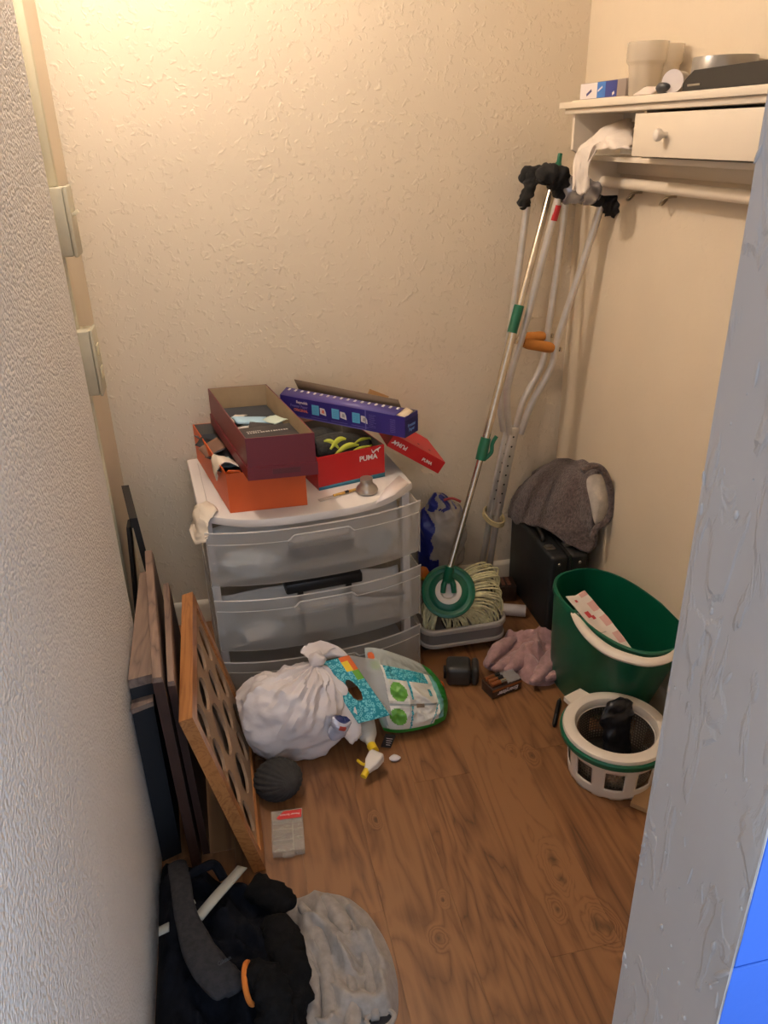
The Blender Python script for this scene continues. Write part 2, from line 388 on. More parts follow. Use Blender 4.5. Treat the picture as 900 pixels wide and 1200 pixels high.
# blobs and runs of old paint standing proud on the jamb
for k in range(120):
    yy = random.uniform(0.325, 0.44); zz = random.uniform(0.62, 1.62); s = random.uniform(0.0007, 0.0026)
    if k % 3 == 0: yy = random.choice((0.3215, 0.4425)) + random.uniform(-.003, .003)
    ln = s * random.uniform(1.5, 7) if k % 2 else s*1.4
    mb = MB(); mb.lathe([(0.0001, -1), (0.5, -.85), (0.87, -.5), (1, 0), (0.87, .5), (0.5, .85), (0.0001, 1)], 10, Matrix.Translation((0.3205, yy, zz)) @ Matrix.Rotation(random.uniform(-.5, .5), 4, 'X') @ Matrix.Diagonal((s*0.55, s, ln, 1)))
    mb.build('paint_drip', JAMB, jo)

# baseboards
def baseboard(name, p, q, nrm):
    p, q, nrm = Vector(p), Vector(q), Vector(nrm); d = q - p
    prof = [(0, 0), (0.013, 0), (0.013, 0.066), (0.010, 0.074), (0.004, 0.080), (0, 0.082)]
    mb = MB(); k = len(prof)
    vs = [p + nrm*a + Vector((0, 0, z)) for a, z in prof] + [q + nrm*a + Vector((0, 0, z)) for a, z in prof]
    mb.add(vs, [tuple(range(k)), tuple(range(2*k-1, k-1, -1))] + [(i, (i+1) % k, k+(i+1) % k, k+i) for i in range(k)])
    return structure(mb.build(name, BASEB))
baseboard('baseboard_back', (XL, YB, 0.0), (XR, YB, 0.0), (0, -1, 0))
baseboard('baseboard_right', (XR, 0.45, 0.0), (XR, YB-0.013, 0.0), (-1, 0, 0))

# lamp (above the frame), wiring channel and its two surface boxes
PORC = mat('porcelain', (226, 218, 206), 0.25, coat=0.3)
t = thing('ceiling_lamp', 'bare warm bulb in a white porcelain holder under the closet ceiling', 'lamp', (LAMP.x, LAMP.y, ZC-0.10))
mb = MB(); T = Matrix.Translation((LAMP.x, LAMP.y, 0)); mb.lathe([(0.0, ZC), (0.055, ZC), (0.055, ZC-0.015), (0.035, ZC-0.05), (0.024, ZC-0.055), (0.022, ZC-0.098), (0, ZC-0.098)], 32, T); mb.build('lamp_holder', PORC, t)
BULB = mat('bulb_glow', (255, 239, 227), 0.3, emit=LAMP_STRENGTH)
mb = MB(); mb.lathe([(0.0, LAMP.z-LAMP_R)] + [(LAMP_R*math.sin(a), LAMP.z-LAMP_R*math.cos(a)) for a in [k*math.pi/14 for k in range(1, 12)]] + [(0.014, ZC-0.099), (0, ZC-0.099)], 24, T); mb.build('bulb', BULB, t)

RACE = mat('ivory_plastic', (214, 206, 176), 0.45)
BOXM = mat('grey_green_box_paint', (186, 180, 158), 0.5, var=0.04, vscale=30)
YR = 2.03
mb = MB()
mb.box((XL, YR-0.013, 1.405), (XL+0.024, YR+0.013, 2.0), bev=0.004)
mb.box((XL, YR-0.008, 1.085), (XL+0.011, YR+0.008, 1.26), bev=0.002)
mb.box((XL, YR-0.008, 0.10), (XL+0.011, YR+0.008, 0.93), bev=0.002)
mb.box((XL, YR-0.02, 1.775), (XL+0.03, YR+0.02, 1.80), bev=0.004)
fill(mb.build('wire_channel', RACE), 'ivory plastic wire channel running down the left wall to the switch', 'wire channel')
t = thing('light_switch', 'surface light switch box with a small toggle on the left wall', 'light switch', (XL, YR, 1.257))
mb = MB(); mb.box((XL, YR-0.037, 1.257), (XL+0.036, YR+0.037, 1.405), bev=0.005); mb.build('switch_body', BOXM, t)
mb = MB(); mb.box((XL+0.036, YR-0.039, 1.255), (XL+0.046, YR+0.039, 1.407), bev=0.004); pl = mb.build('cover_plate', BOXM, t)
mb = MB(); mb.box((0, -0.005, -0.004), (0.019, 0.005, 0.004), Matrix.Translation((XL+0.044, YR-0.02, 1.345)) @ Matrix.Rotation(-0.5, 4, 'Y'), bev=0.0015); mb.build('toggle', RACE, t)
t = thing('outlet_box', 'plain surface outlet box below the light switch', 'outlet', (XL, YR, 0.925))
mb = MB(); mb.box((XL, YR-0.037, 0.925), (XL+0.036, YR+0.037, 1.085), bev=0.005); mb.build('box_body', BOXM, t)
mb = MB(); mb.box((XL+0.036, YR-0.039, 0.923), (XL+0.044, YR+0.039, 1.087), bev=0.004); pl = mb.build('cover_plate', BOXM, t)
for dz in (0.052, 0.108):
    mb = MB(); mb.box((XL+0.044, YR-0.016, 0.925+dz-0.014), (XL+0.047, YR+0.016, 0.925+dz+0.014), bev=0.001); mb.build('socket_face', RACE, pl)

# ================================================================ DRAWER CART
WHITEP = mat('white_plastic', (226, 220, 214), 0.42, var=0.03, vscale=6)
FROST = mat('frosted_clear_plastic', (196, 192, 186), 0.32, alpha=0.42, spec=0.5)
def frost_mat(name, col, clear, trl):
    m = bpy.data.materials.new(name); m.use_nodes = True; N = m.node_tree.nodes; L = m.node_tree.links; b = N['Principled BSDF']
    b.inputs['Base Color'].default_value = lin(col); b.inputs['Roughness'].default_value = 0.34
    t_ = N.new('ShaderNodeBsdfTranslucent'); t_.inputs['Color'].default_value = lin(col)
    x1 = N.new('ShaderNodeMixShader'); x1.inputs['Fac'].default_value = trl; L.new(b.outputs[0], x1.inputs[1]); L.new(t_.outputs[0], x1.inputs[2])
    tr = N.new('ShaderNodeBsdfTransparent'); x2 = N.new('ShaderNodeMixShader'); x2.inputs['Fac'].default_value = clear
    L.new(x1.outputs[0], x2.inputs[1]); L.new(tr.outputs[0], x2.inputs[2]); L.new(x2.outputs[0], N['Material Output'].inputs['Surface'])
    MATS[name] = m; return m
FROST = frost_mat('frosted_drawer_plastic', (228, 224, 216), 0.62, 0.30)
FROSTH = frost_mat('frosted_handle_plastic', (232, 228, 222), 0.70, 0.3)
FROST2 = mat('frosted_clear_rim', (214, 210, 204), 0.3, alpha=0.75, spec=0.5)
A = math.radians(4.98); U = Vector((math.cos(A), math.sin(A), 0)); Vd = Vector((-math.sin(A), math.cos(A), 0)); O3 = Vector((-0.101, 1.939, 0))
DM = Matrix((U, Vd, Vector((0, 0, 1)))).transposed().to_4x4(); DM.translation = O3
DW = 0.598
def bow(u, b=0.105, e=3.0): return b * (1 - abs((u - DW/2) / (DW/2))**e)
cart = thing('drawer_cart', 'white topped plastic cart with three frosted clear drawers against the wall', 'drawer cart', O3 + U*0.3 + Vd*0.15)
def slab(z0, z1, inset, b, mb, r=0.006):
    n = 28; us = [inset + (DW-2*inset)*k/n for k in range(n+1)]
    out = [(u, -bow(u, b)+inset) for u in us] + [(DW-inset, 0.405), (inset, 0.405)]
    def ring(z, i):
        cx_ = DW/2; cy_ = 0.18
        return [Vector((x + (cx_-x)*i/0.3, y + (cy_-y)*i/0.3, z)) for x, y in out]
    rings = [ring(z0, 0), ring(z1-r, 0), ring(z1-r*0.3, r*0.3), ring(z1, r)]
    k = len(out); vs = [p for r_ in rings for p in r_]; fs = [tuple(reversed(range(k))), tuple(range(3*k, 4*k))]
    for q in range(3): fs += [(q*k+i, q*k+(i+1) % k, (q+1)*k+(i+1) % k, (q+1)*k+i) for i in range(k)]
    mb.add(vs, fs, DM)
mb = MB(); slab(0.578, 0.600, 0, 0.105, mb)
top = mb.build('cart_top', WHITEP, cart, angle=0.5)
# thin recessed line of the moulded top
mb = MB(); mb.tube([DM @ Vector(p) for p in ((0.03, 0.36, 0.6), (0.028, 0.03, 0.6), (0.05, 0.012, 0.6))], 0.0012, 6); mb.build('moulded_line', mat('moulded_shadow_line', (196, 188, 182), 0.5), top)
mb = MB()
for u in (0.006, DW-0.03):
    for v_ in (0.0, 0.37):
        mb = MB(); mb.box((u, v_, 0.0), (u+0.024, v_+0.03, 0.578), DM, bev=0.003); mb.build('frame_post', WHITEP, cart)
for z in (0.008, 0.188, 0.388):
    mb = MB(); mb.box((0.006, 0.0, z-0.008), (DW-0.006, 0.40, z), DM, bev=0.002); mb.build('drawer_rail', WHITEP, cart)
PULL = -0.085
def dfront(u, extra=0.0): return PULL - 0.052*(1 - abs((u-DW/2)/(DW/2))**2.5) - extra
for zi, (z0, z1, dv) in enumerate(((0.414, 0.580, 0.0), (0.205, 0.378, -0.004), (0.018, 0.170, 0.004))):
    mb = MB(); th = 0.003; n = 30; u0, u1 = 0.004, DW-0.006
    def P(u, z, back=0.0): return DM @ Vector((u, dfront(u) + dv + back + (z1-z)*0.10, z))
    # front panel, slightly sloping inward to its foot, with a thicker rim line
    mb.grid(lambda a, b: P(lerp(u0, u1, a), lerp(z0, z1, b)), n, 6)
    mb.grid(lambda a, b: P(lerp(u0, u1, a), z1, th*b), n, 1); mb.grid(lambda a, b: P(lerp(u0, u1, a), z0, th*b), n, 1)
    for u in (u0, u1-th):
        y0 = dfront(u) + dv
        mb.box((u, y0+0.003, z0+0.004), (u+th, y0+0.36, z1-0.012), DM)
    mb.box((u0, -0.07, z0), (u1, 0.27, z0+th), DM)
    mb.box((u0, 0.265, z0), (u1, 0.268, z1-0.012), DM)
    d = mb.build('drawer', FROST, cart)
    mb = MB()
    zr = z1 - 0.034
    for (ua, ub) in ((u0+.004, 0.210), (0.390, u1-.004)): mb.tube([P(lerp(ua, ub, k/20), zr, -0.0015) for k in range(21)], 0.0013, 6)
    mb.tube([P(lerp(u0, u1, k/40), z1, 0.0015) for k in range(41)], 0.0022, 6)
    mb.build('drawer_rim', FROST2, d)
    # recessed handle: a raised hood above a scooped grip
    mb = MB(); h0, h1 = 0.210, 0.390
    def hood(a, b):
        u = lerp(h0, h1, a); e = min(1, min(a, 1-a)/0.10); bulge = 0.009*math.sin(math.pi*min(1, b*1.02))*smooth(e)
        zz = lerp(zr-0.026, zr+0.016*smooth(e), b)
        q = P(u, zz, -0.002); return q - Vd*bulge
    mb.grid(hood, 24, 8); hd_ = mb.build('drawer_handle', FROSTH, d)
    mb = MB(); mb.tube([hood(k/30, 1.0) - Vd*0.001 for k in range(31)], 0.0022, 6); mb.build('handle_lip', FROST2, d)

# what shows through the drawers
BLK = mat('black_plastic', (26, 26, 27), 0.42, var=0.2, vscale=20)
DGREY = mat('dark_grey_plastic', (66, 66, 68), 0.5)
CLEAR = mat('clear_film', (226, 226, 228), 0.18, alpha=0.34, bump=0.5, bscale=35, bdist=0.006)
def crumple(c, r, seed, amp=0.25, sc=9, nu=36, nv=22, flat=None, mfn=None, sharp=True, M=None):
    mb = MB(); c = Vector(c); r = Vector(r)
    def fn(a, b):
        th = 2*math.pi*a; ph = math.pi*(b*0.998+0.001)
        d = Vector((math.sin(ph)*math.cos(th), math.sin(ph)*math.sin(th), -math.cos(ph)))
        q = Vector((d.x*r.x, d.y*r.y, d.z*r.z))
        k = 1 + amp*(ridge(q, sc, seed) - 0.55) if sharp else 1 + amp*nz(q, sc, seed)
        q = q*k
        q = (M @ q if M else q) + c
        if flat is not None and q.z < flat: q.z = flat + (flat-q.z)*0.02
        return q
    mb.grid(fn, nu, nv, cu=True, mfn=mfn); return mb
def dpt(u, v, z): return DM @ Vector((u, v, z))
pts = []
for k in range(200):
    a = k*0.47; pts.append(dpt(0.30+0.082*math.sin(a*1.07)+0.012*math.sin(k*2.1), -0.112+0.008*math.cos(a*1.9), 0.500+0.026*math.sin(a*0.83)*math.cos(k*0.2)))
mb = MB(); mb.tube(spline(pts[::2], 3), 0.0038, 6); fill(mb.build('cable_bundle', BLK), 'tangled black cables inside the top drawer of the cart', 'cables')
mb = crumple(dpt(0.12, -0.062, 0.462), (0.075, 0.035, 0.040), 3, 0.5, 14); fill(mb.build('plastic_bag', mat('pale_film_bag', (206, 214, 218), 0.2, alpha=0.6, bump=0.5, bscale=35), angle=0.4), 'small crumpled clear bag inside the top drawer', 'plastic bag')
mb = MB(); mb.lathe([(0, 0), (0.038, 0), (0.040, 0.004), (0.040, 0.014), (0.036, 0.018), (0, 0.018)], 28, Matrix.Translation(dpt(0.465, -0.082, 0.480)) @ Matrix.Rotation(1.35, 4, 'X'), sx=1.1)
fill(mb.build('round_tin', mat('blue_grey_tin', (120, 128, 134), 0.4)), 'round blue-grey tin inside the top drawer', 'tin')
mb = MB(); mb.box((0.20, -0.085, 0.352), (0.42, -0.01, 0.384), DM @ Matrix.Translation((0, 0, 0.0)) , bev=0.006)
mb.box((0.22, -0.05, 0.384), (0.30, -0.012, 0.398), DM, bev=0.004); mb.box((0.235, -0.07, 0.21), (0.25, -0.055, 0.353), DM); mb.box((0.375, -0.07, 0.21), (0.39, -0.055, 0.353), DM)
fill(mb.build('black_tray', BLK), 'black moulded tray peeking over the rim of the middle drawer', 'tray')
mb = MB(); mb.tube([dpt(0.35, -0.112, 0.345), dpt(0.43, -0.108, 0.322), dpt(0.50, -0.092, 0.300), dpt(0.545, -0.07, 0.285)], [0.006, 0.008, 0.0085, 0.007], 10)
fill(mb.build('knife', DGREY), 'dark grey utility knife against the front of the middle drawer', 'knife')
mb = crumple(dpt(0.118, -0.055, 0.25), (0.072, 0.034, 0.036), 5, 0.5, 12); fill(mb.build('plastic_bag', mat('pale_film_bag', (206, 214, 218), 0.2), angle=0.4), 'crumpled clear bag inside the middle drawer', 'plastic bag')
mb = MB(); mb.box((0.09, -0.092, 0.222), (0.17, -0.084, 0.262), DM @ Matrix.Rotation(-0.06, 4, 'Y'), bev=0.001); mb.box((0.10, -0.0935, 0.23), (0.16, -0.092, 0.236), DM @ Matrix.Rotation(-0.06, 4, 'Y'))
fill(mb.build('paper_packet', mat('off_white_card', (216, 210, 200), 0.6)), 'off-white packet inside the middle drawer', 'packet')

mb = MB(); mb.grid(lambda a, b: dpt(lerp(0.03, 0.56, a), lerp(0.004, 0.03, b) + 0.004*nz((a*9, b*5, 1)), lerp(0.42, 0.535, b) + 0.012*nz((a*7, b*3, 5))), 30, 8)  # pale sheet added to brighten the inside of the top drawer
fill(mb.build('drawer_brightener', mat('pale_brightener', (212, 208, 200), 0.8), solid=0.001), 'pale sheet added to brighten the top drawer behind the cables', 'paper')
mb = MB(); mb.grid(lambda a, b: dpt(lerp(0.03, 0.56, a), lerp(0.008, 0.03, b) + 0.004*nz((a*9, b*5, 3)), lerp(0.212, 0.32, b) + 0.012*nz((a*7, b*3, 7))), 30, 8)  # another added sheet, brightening the middle drawer
fill(mb.build('drawer_brightener', mat('pale_brightener', (212, 208, 200), 0.8), solid=0.001), 'pale sheet added to brighten the middle drawer behind the knife', 'paper')

# ================================================================ BOXES ON THE CART
TAN = mat('tan_cardboard', (172, 150, 118), 0.85, var=0.06, vscale=20)
GREYC = mat('grey_cardboard', (128, 120, 108), 0.85, var=0.06, vscale=20)
def open_box(mb, w, d, h, t, M, out=0, inn=1, lip=False):
    """open-topped carton: base, four walls; outside and inside get their own materials"""
    vs = [(0,0,0),(w,0,0),(w,d,0),(0,d,0),(0,0,h),(w,0,h),(w,d,h),(0,d,h),
          (t,t,t),(w-t,t,t),(w-t,d-t,t),(t,d-t,t),(t,t,h),(w-t,t,h),(w-t,d-t,h),(t,d-t,h)]
    fs = [(0,3,2,1),(0,1,5,4),(1,2,6,5),(2,3,7,6),(3,0,4,7),(8,9,10,11),(8,12,13,9),(9,13,14,10),(10,14,15,11),(11,15,12,8),(4,5,13,12),(5,6,14,13),(6,7,15,14),(7,4,12,15)]
    mb.add(vs, fs, M, [out]*5 + [inn]*5 + [out]*4)
ORANGE = mat('orange_shoebox', (218, 92, 26), 0.5, var=0.04, vscale=8)
p0 = Vector((-0.019, 1.917, 0.6005)); p1 = Vector((0.186, 1.905, 0.6005)); p3 = Vector((-0.104, 2.298, 0.6005))
OM = frame(p0, p1-p0, p3-p0)
# long sides run back and to the left, so the carton is built as a sheared footprint squared up to its front
def racked(o, u, v):
    u = Vector(u); v = Vector(v); m = Matrix((u.normalized(), v.normalized(), Vector((0, 0, 1)))).transposed().to_4x4(); m.translation = Vector(o); return m
OM = racked(p0, Vector((0.203, -0.003, 0)), Vector((-0.086, 0.43, 0)))
orange = thing('shoebox', 'orange shoebox stuffed with papers under the maroon box', 'shoebox', OM.translation, 'shoeboxes on the cart')
mb = MB(); open_box(mb, 0.205, 0.430, 0.112, 0.003, OM); mb.build('carton', [ORANGE, GREYC], orange)
mb = MB(); mb.add([(0.0,0.002,0.112),(0.040,0.002,0.112),(0.036,-0.005,0.121),(0.006,-0.005,0.124)], [(0,1,2,3)], OM); mb.build('end_flap', ORANGE, orange, solid=0.002)
mb = MB(); mb.add([(0.0,0.004,0.112),(-0.004,0.004,0.126),(-0.004,0.05,0.120),(0.0,0.06,0.112)], [(0,1,2,3)], OM); mb.build('side_flap', ORANGE, orange, solid=0.002)
def ol(x, y, z): return OM @ Vector((x, y, z))
# papers and scraps in the orange box
PAP = [mat('dark_slate_paper', (62, 66, 72), 0.7), mat('pale_blue_paper', (150, 172, 178), 0.7), mat('off_white_card', (216, 210, 200), 0.6), mat('black_paper', (34, 34, 36), 0.6), mat('brown_scrap', (128, 92, 70), 0.7)]
def scrap(c, sx, sy, rz, tx, ty, m, name, label, cat, group=None, th=0.002):
    M = Matrix.Translation(c) @ Matrix.Rotation(rz, 4, 'Z') @ Matrix.Rotation(tx, 4, 'X') @ Matrix.Rotation(ty, 4, 'Y')
    mb = MB(); mb.grid(lambda a, b: (lerp(-sx, sx, a), lerp(-sy, sy, b), 0.004*nz((a*2, b*2, rz*9))), 5, 5, M=M)
    o = mb.build(name, m, solid=th); return fill(o, label, cat, group)
mb = MB(); mb.box((0.006, 0.01, 0.004), (0.199, 0.42, 0.082), OM, bev=0.003); fill(mb.build('paper_stack', PAP[0]), 'dark stack of papers filling the orange shoebox', 'papers')
scraps = [(0.03, 0.33, 0.5, 0), (0.025, 0.27, 1.2, 3), (0.032, 0.22, 0.2, 0), (0.03, 0.17, 0.9, 3), (0.034, 0.12, 0.3, 1), (0.028, 0.24, 2.0, 4), (0.036, 0.075, 1.5, 3), (0.04, 0.30, 0.1, 2)]
for k, (x, y, rz, mi) in enumerate(scraps):
    scrap(ol(x-0.012, y, 0.094 + 0.008*math.sin(k*1.7)), 0.024, 0.032, rz, 0.35*math.sin(k*2.3), 0.4*math.cos(k*1.9), PAP[mi], 'paper_scrap', ('slate', 'pale blue', 'off-white', 'black', 'brown')[mi] + (' paper', ' card', ' slip', ' leaflet', ' receipt', ' tag', ' ticket', ' note')[k] + ' sticking up in the orange shoebox', 'paper', 'loose papers in the orange shoebox')
TISSUE = mat('white_tissue', (228, 216, 198), 0.9, bump=0.4, bscale=60)
def drape_tissue(name, label, pts_rows, seed, amp=0.004, parent=None, m=None, solid=0.0015, sub=3):
    """loft through rows of points with small wrinkles"""
    rows = [spline(r, sub) for r in pts_rows]; k = len(rows[0]); cols = []
    for j in range(k): cols.append(spline([r[j] for r in rows], sub))
    nu, nv = len(cols)-1, len(cols[0])-1
    mb = MB(); mb.grid(lambda a, b: cols[round(a*nu)][round(b*nv)] + Vector((nz((a*6, b*6, seed), 1.0), nz((a*6, b*6, seed+4), 1.0), nz((a*7, b*7, seed+8), 1.0)))*amp, nu, nv)
    return mb.build(name, m or TISSUE, parent, solid=solid, angle=1.2)
o = drape_tissue('tissue', '', [[ol(0.035, 0.13, 0.105), ol(0.045, 0.09, 0.11), ol(0.05, 0.05, 0.108)], [ol(0.0, 0.14, 0.118), ol(0.004, 0.095, 0.122), ol(0.01, 0.045, 0.128)], [ol(-0.008, 0.135, 0.095), ol(-0.010, 0.09, 0.088), ol(-0.009, 0.06, 0.10)], [ol(-0.009, 0.115, 0.075), ol(-0.010, 0.085, 0.062), ol(-0.009, 0.07, 0.08)]], 3)
fill(o, 'white tissue spilling over the side of the orange shoebox', 'tissue')

MAROON = mat('maroon_shoebox', (112, 30, 38), 0.4, var=0.05, vscale=8)
mz0 = 0.7155
MM = racked(Vector((0.038, 1.857, mz0)), Vector((0.172, -0.005, 0.0)), Vector((-0.085, 0.474, 0.0)))
MM = MM @ Matrix.Rotation(0.0, 4, 'X')
maroon = thing('shoebox', 'tall maroon shoebox nested in its own lid on top of the orange box', 'shoebox', MM.translation, 'shoeboxes on the cart')
MWID, MDEP = 0.172, 0.470
mb = MB(); open_box(mb, MWID+0.006, MDEP+0.006, 0.034, 0.003, MM @ Matrix.Translation((-0.003, -0.003, -0.002))); mb.build('lid_tray', [MAROON, TAN], maroon)
mb = MB(); open_box(mb, MWID, MDEP, 0.108, 0.003, MM @ Matrix.Translation((0, 0, 0.002))); mb.build('carton', [MAROON, TAN], maroon)
mb = MB(); mb.box((0.06, -0.0035, 0.010), (0.13, -0.003, 0.024), MM); mb.build('size_sticker', mat('maroon_sticker', (92, 32, 36), 0.35), maroon)
def ml(x, y, z): return MM @ Vector((x, y, z))
mb = MB(); mb.box((0.006, 0.02, 0.006), (0.166, 0.46, 0.05), MM, bev=0.004); fill(mb.build('paper_stack', PAP[0]), 'dark papers at the bottom of the maroon shoebox', 'papers')
bm_ = MM @ Matrix.Translation((0.012, 0.045, 0.076)) @ Matrix.Rotation(0.10, 4, 'Z') @ Matrix.Rotation(0.12, 4, 'X')
bk = thing('black_booklet', 'thin black booklet with silver print inside the maroon shoebox', 'booklet', bm_.translation)
mb = MB(); mb.box((0, 0, 0), (0.145, 0.085, 0.008), bm_, bev=0.001); bk0 = mb.build('cover', mat('black_book_cover', (48, 44, 46), 0.5), bk)
text_part('COLLECTION 2021 GUIDE', 0.0115, bm_ @ Matrix.Translation((0.075, 0.05, 0.0085)), mat('silver_print', (188, 184, 180), 0.4), bk0) if False else None
mb = MB()
for q in range(16): mb.box((0.02+q*0.0068, 0.046, 0.0083), (0.02+q*0.0068+random.uniform(.003, .006), 0.0515, 0.0088), bm_)
for q in range(7): mb.box((0.02+q*0.0056, 0.056, 0.0083), (0.02+q*0.0056+.004, 0.059, 0.0088), bm_)
mb.build('silver_print', mat('silver_print', (188, 184, 180), 0.4), bk0)
for k, (x, y, z, sx, sy, rz, m_, lb) in enumerate([
    (0.075, 0.215, 0.083, 0.05, 0.028, 0.25, mat('sky_blue_cloth', (170, 205, 226), 0.8), 'pale blue folded cloth inside the maroon shoebox'),
    (0.040, 0.165, 0.078, 0.028, 0.02, 0.7, PAP[2], 'white card under the blue cloth in the maroon box'),
    (0.135, 0.20, 0.085, 0.022, 0.032, 0.5, mat('pale_green_paper', (196, 212, 200), 0.7), 'pale green paper at the right side of the maroon box'),
    (0.10, 0.165, 0.080, 0.045, 0.02, -0.15, mat('charcoal_card', (58, 54, 56), 0.6), 'charcoal card behind the booklet in the maroon box'),
    (0.04, 0.26, 0.078, 0.03, 0.02, 1.0, PAP[2], 'white slip at the back of the maroon box')]):
    scrap(ml(x, y+0.04, z-0.012), sx, sy, rz, 0.15*math.sin(k*3), 0.2*math.cos(k*2), m_, 'paper_scrap', lb, 'paper', th=0.006 if k == 0 else 0.002)

RED = mat('red_shoebox', (192, 26, 30), 0.42, var=0.04, vscale=7)
REDB = mat('bright_red_card', (226, 58, 46), 0.45)
TEAL = mat('teal_stripe', (62, 128, 150), 0.5)
WPRINT = mat('white_print', (236, 226, 220), 0.5)
RM = frame(Vector((0.229, 1.999, 0.6005)), Vector((0.2, 0.050, 0)), Vector((-0.05, 0.25, 0)))
red = thing('shoebox', 'red shoebox with a white cat logo holding a black and lime shoe', 'shoebox', RM.translation, 'shoeboxes on the cart')
mb = MB(); open_box(mb, 0.206, 0.30, 0.098, 0.003, RM); rc = mb.build('carton', [RED, GREYC], red)
mb = MB(); mb.add([(0.0, -0.0006, 0.0), (0.206, -0.0006, 0.0), (0.206, -0.0006, 0.013), (0.0, -0.0006, 0.009)], [(0, 1, 2, 3)], RM); mb.build('teal_stripe', TEAL, rc, solid=0.0004)
def leaping_cat(M, s, parent):
    body = [(0,0.1),(0.12,0.0),(0.22,0.10),(0.36,0.22),(0.50,0.30),(0.62,0.28),(0.70,0.05),(0.76,0.06),(0.74,0.30),(0.86,0.46),(1.0,0.50),(1.04,0.58),(0.96,0.64),(0.84,0.60),(0.66,0.52),(0.48,0.46),(0.30,0.38),(0.14,0.22),(0.04,0.30),(-0.06,0.52),(-0.12,0.48),(-0.06,0.26)]
    mb = MB(); mb.prism([(x*s, y*s) for x, y in body], 0, 0.0004, M); mb.build('cat_logo', WPRINT, parent, smooth=False)
FR = RM @ Matrix.Rotation(math.pi/2, 4, 'X')
text_part('PUMA', 0.021, FR @ Matrix.Translation((0.155, 0.068, 0.0006)), WPRINT, rc, bold=0.0006)
leaping_cat(FR @ Matrix.Translation((0.168, 0.078, 0.0006)), 0.026, rc)
# the lid lying off the right edge of the cart, tipped down to the right
a0, a1 = aty(462, 509, 2.06), aty(522, 542, 2.06); a2 = a0 + Vector((0, 0.2, 0.0))
LD = frame(a0, a1-a0, a2-a0)
ln_ = (a1-a0).length
lid = thing('carton_cover', 'red shoebox lid tipped over the right edge of the cart', 'shoebox lid', (a0+a1)/2)
Lw = 0.205
mb = MB(); open_box(mb, ln_, Lw, 0.04, 0.002, LD @ Matrix.Translation((0, Lw, 0.0)) @ Matrix.Rotation(math.pi, 4, 'X'), 0, 1); lo = mb.build('lid_tray', [RED, GREYC], lid)
LF = LD @ Matrix.Translation((0, -0.0006, 0)) @ Matrix.Rotation(math.pi/2, 4, 'X')
text_part('PUMA', 0.017, LF @ Matrix.Translation((0.035, -0.019, 0.0)) @ Matrix.Rotation(math.pi, 4, 'Z'), WPRINT, lo, bold=0.0005)
leaping_cat(LF @ Matrix.Translation((0.026, -0.013, 0.0)) @ Matrix.Rotation(math.pi, 4, 'Z'), 0.02, lo)
text_part('PUMA', 0.013, LF @ Matrix.Translation((ln_*0.72, -0.024, 0.0)), WPRINT, lo, bold=0.0004)
for k in range(2):
    mb = MB(); mb.lathe([(0.0, 0.0), (0.004, 0.0), (0.004, 0.0006), (0, 0.0006)], 14, LD @ Matrix.Translation((ln_*(0.55+0.22*k), 0.05, 0.0001))); mb.build('vent_hole', BLK, lo)

# running shoe in the red box
def rl(x, y, z): return RM @ Vector((x, y, z))
SHOE = mat('charcoal_mesh_shoe', (44, 44, 42), 0.75, var=0.35, vscale=120, bump=0.5, bscale=220)
LIME = mat('lime_overlay', (196, 206, 74), 0.5)
def shoe_surface(prm, L0, W0, H0):
    a, b = prm; x = a*L0
    w = W0*(0.55 + 0.45*math.sin(math.pi*min(1, a*0.62+0.22)))*(1 - smooth((a-0.86)/0.14)*0.75)*(0.75+0.25*smooth(a/0.1))
    h = H0*(1.0 - 0.62*smooth((a-0.30)/0.62))*(1-0.85*smooth((a-0.92)/0.08))
    th = math.pi*b
    return Vector((x, -math.cos(th)*w*0.5, math.sin(th)**0.75*h))
SM = RM @ Matrix.Translation((0.006, 0.062, 0.076)) @ Matrix.Rotation(0.12, 4, 'Z') @ Matrix.Rotation(0.5, 4, 'X')
shoe = thing('running_shoe', 'black running shoe with lime swirls lying in the red shoebox', 'shoe', SM.translation)
mb = MB(); mb.grid(lambda a, b: shoe_surface((a, b), 0.20, 0.085, 0.065), 26, 16, M=SM); up_ = mb.build('upper', SHOE, shoe, solid=0.002)
mb = MB(); mb.grid(lambda a, b: Vector((a*0.205-0.002, (b-0.5)*0.09*(0.6+0.4*math.sin(math.pi*min(1, a*0.62+0.22)))*(1-0.6*smooth((a-.88)/.12)), -0.012)), 20, 4, M=SM); mb.build('sole', BLK, shoe, solid=0.02)
for (s0, s1, t0, t1, ww) in ((0.18, 0.46, 0.26, 0.42, 0.006), (0.22, 0.66, 0.12, 0.30, 0.0055), (0.42, 0.90, 0.06, 0.24, 0.004), (0.60, 0.95, 0.34, 0.46, 0.004), (0.12, 0.30, 0.45, 0.25, 0.005)):
    pts = [SM @ (shoe_surface((lerp(s0, s1, k/14), lerp(t0, t1, k/14) + 0.06*math.sin(k/14*math.pi)), 0.20, 0.085, 0.065)*1.02) for k in range(15)]
    mb = MB(); mb.tube(pts, [1.5*ww*(0.35+0.65*math.sin(math.pi*min(0.98, max(0.05, k/14)))) for k in range(15)], 8, flat=0.5); mb.build('swirl', LIME, up_)
S2 = RM @ Matrix.Translation((0.03, 0.16, 0.05)) @ Matrix.Rotation(0.1, 4, 'Z')
mb = MB(); mb.grid(lambda a, b: shoe_surface((a, b), 0.165, 0.09, 0.07), 20, 14, M=S2); fill(mb.build('running_shoe', SHOE, solid=0.002), 'second dark shoe hidden at the back of the red shoebox', 'shoe')
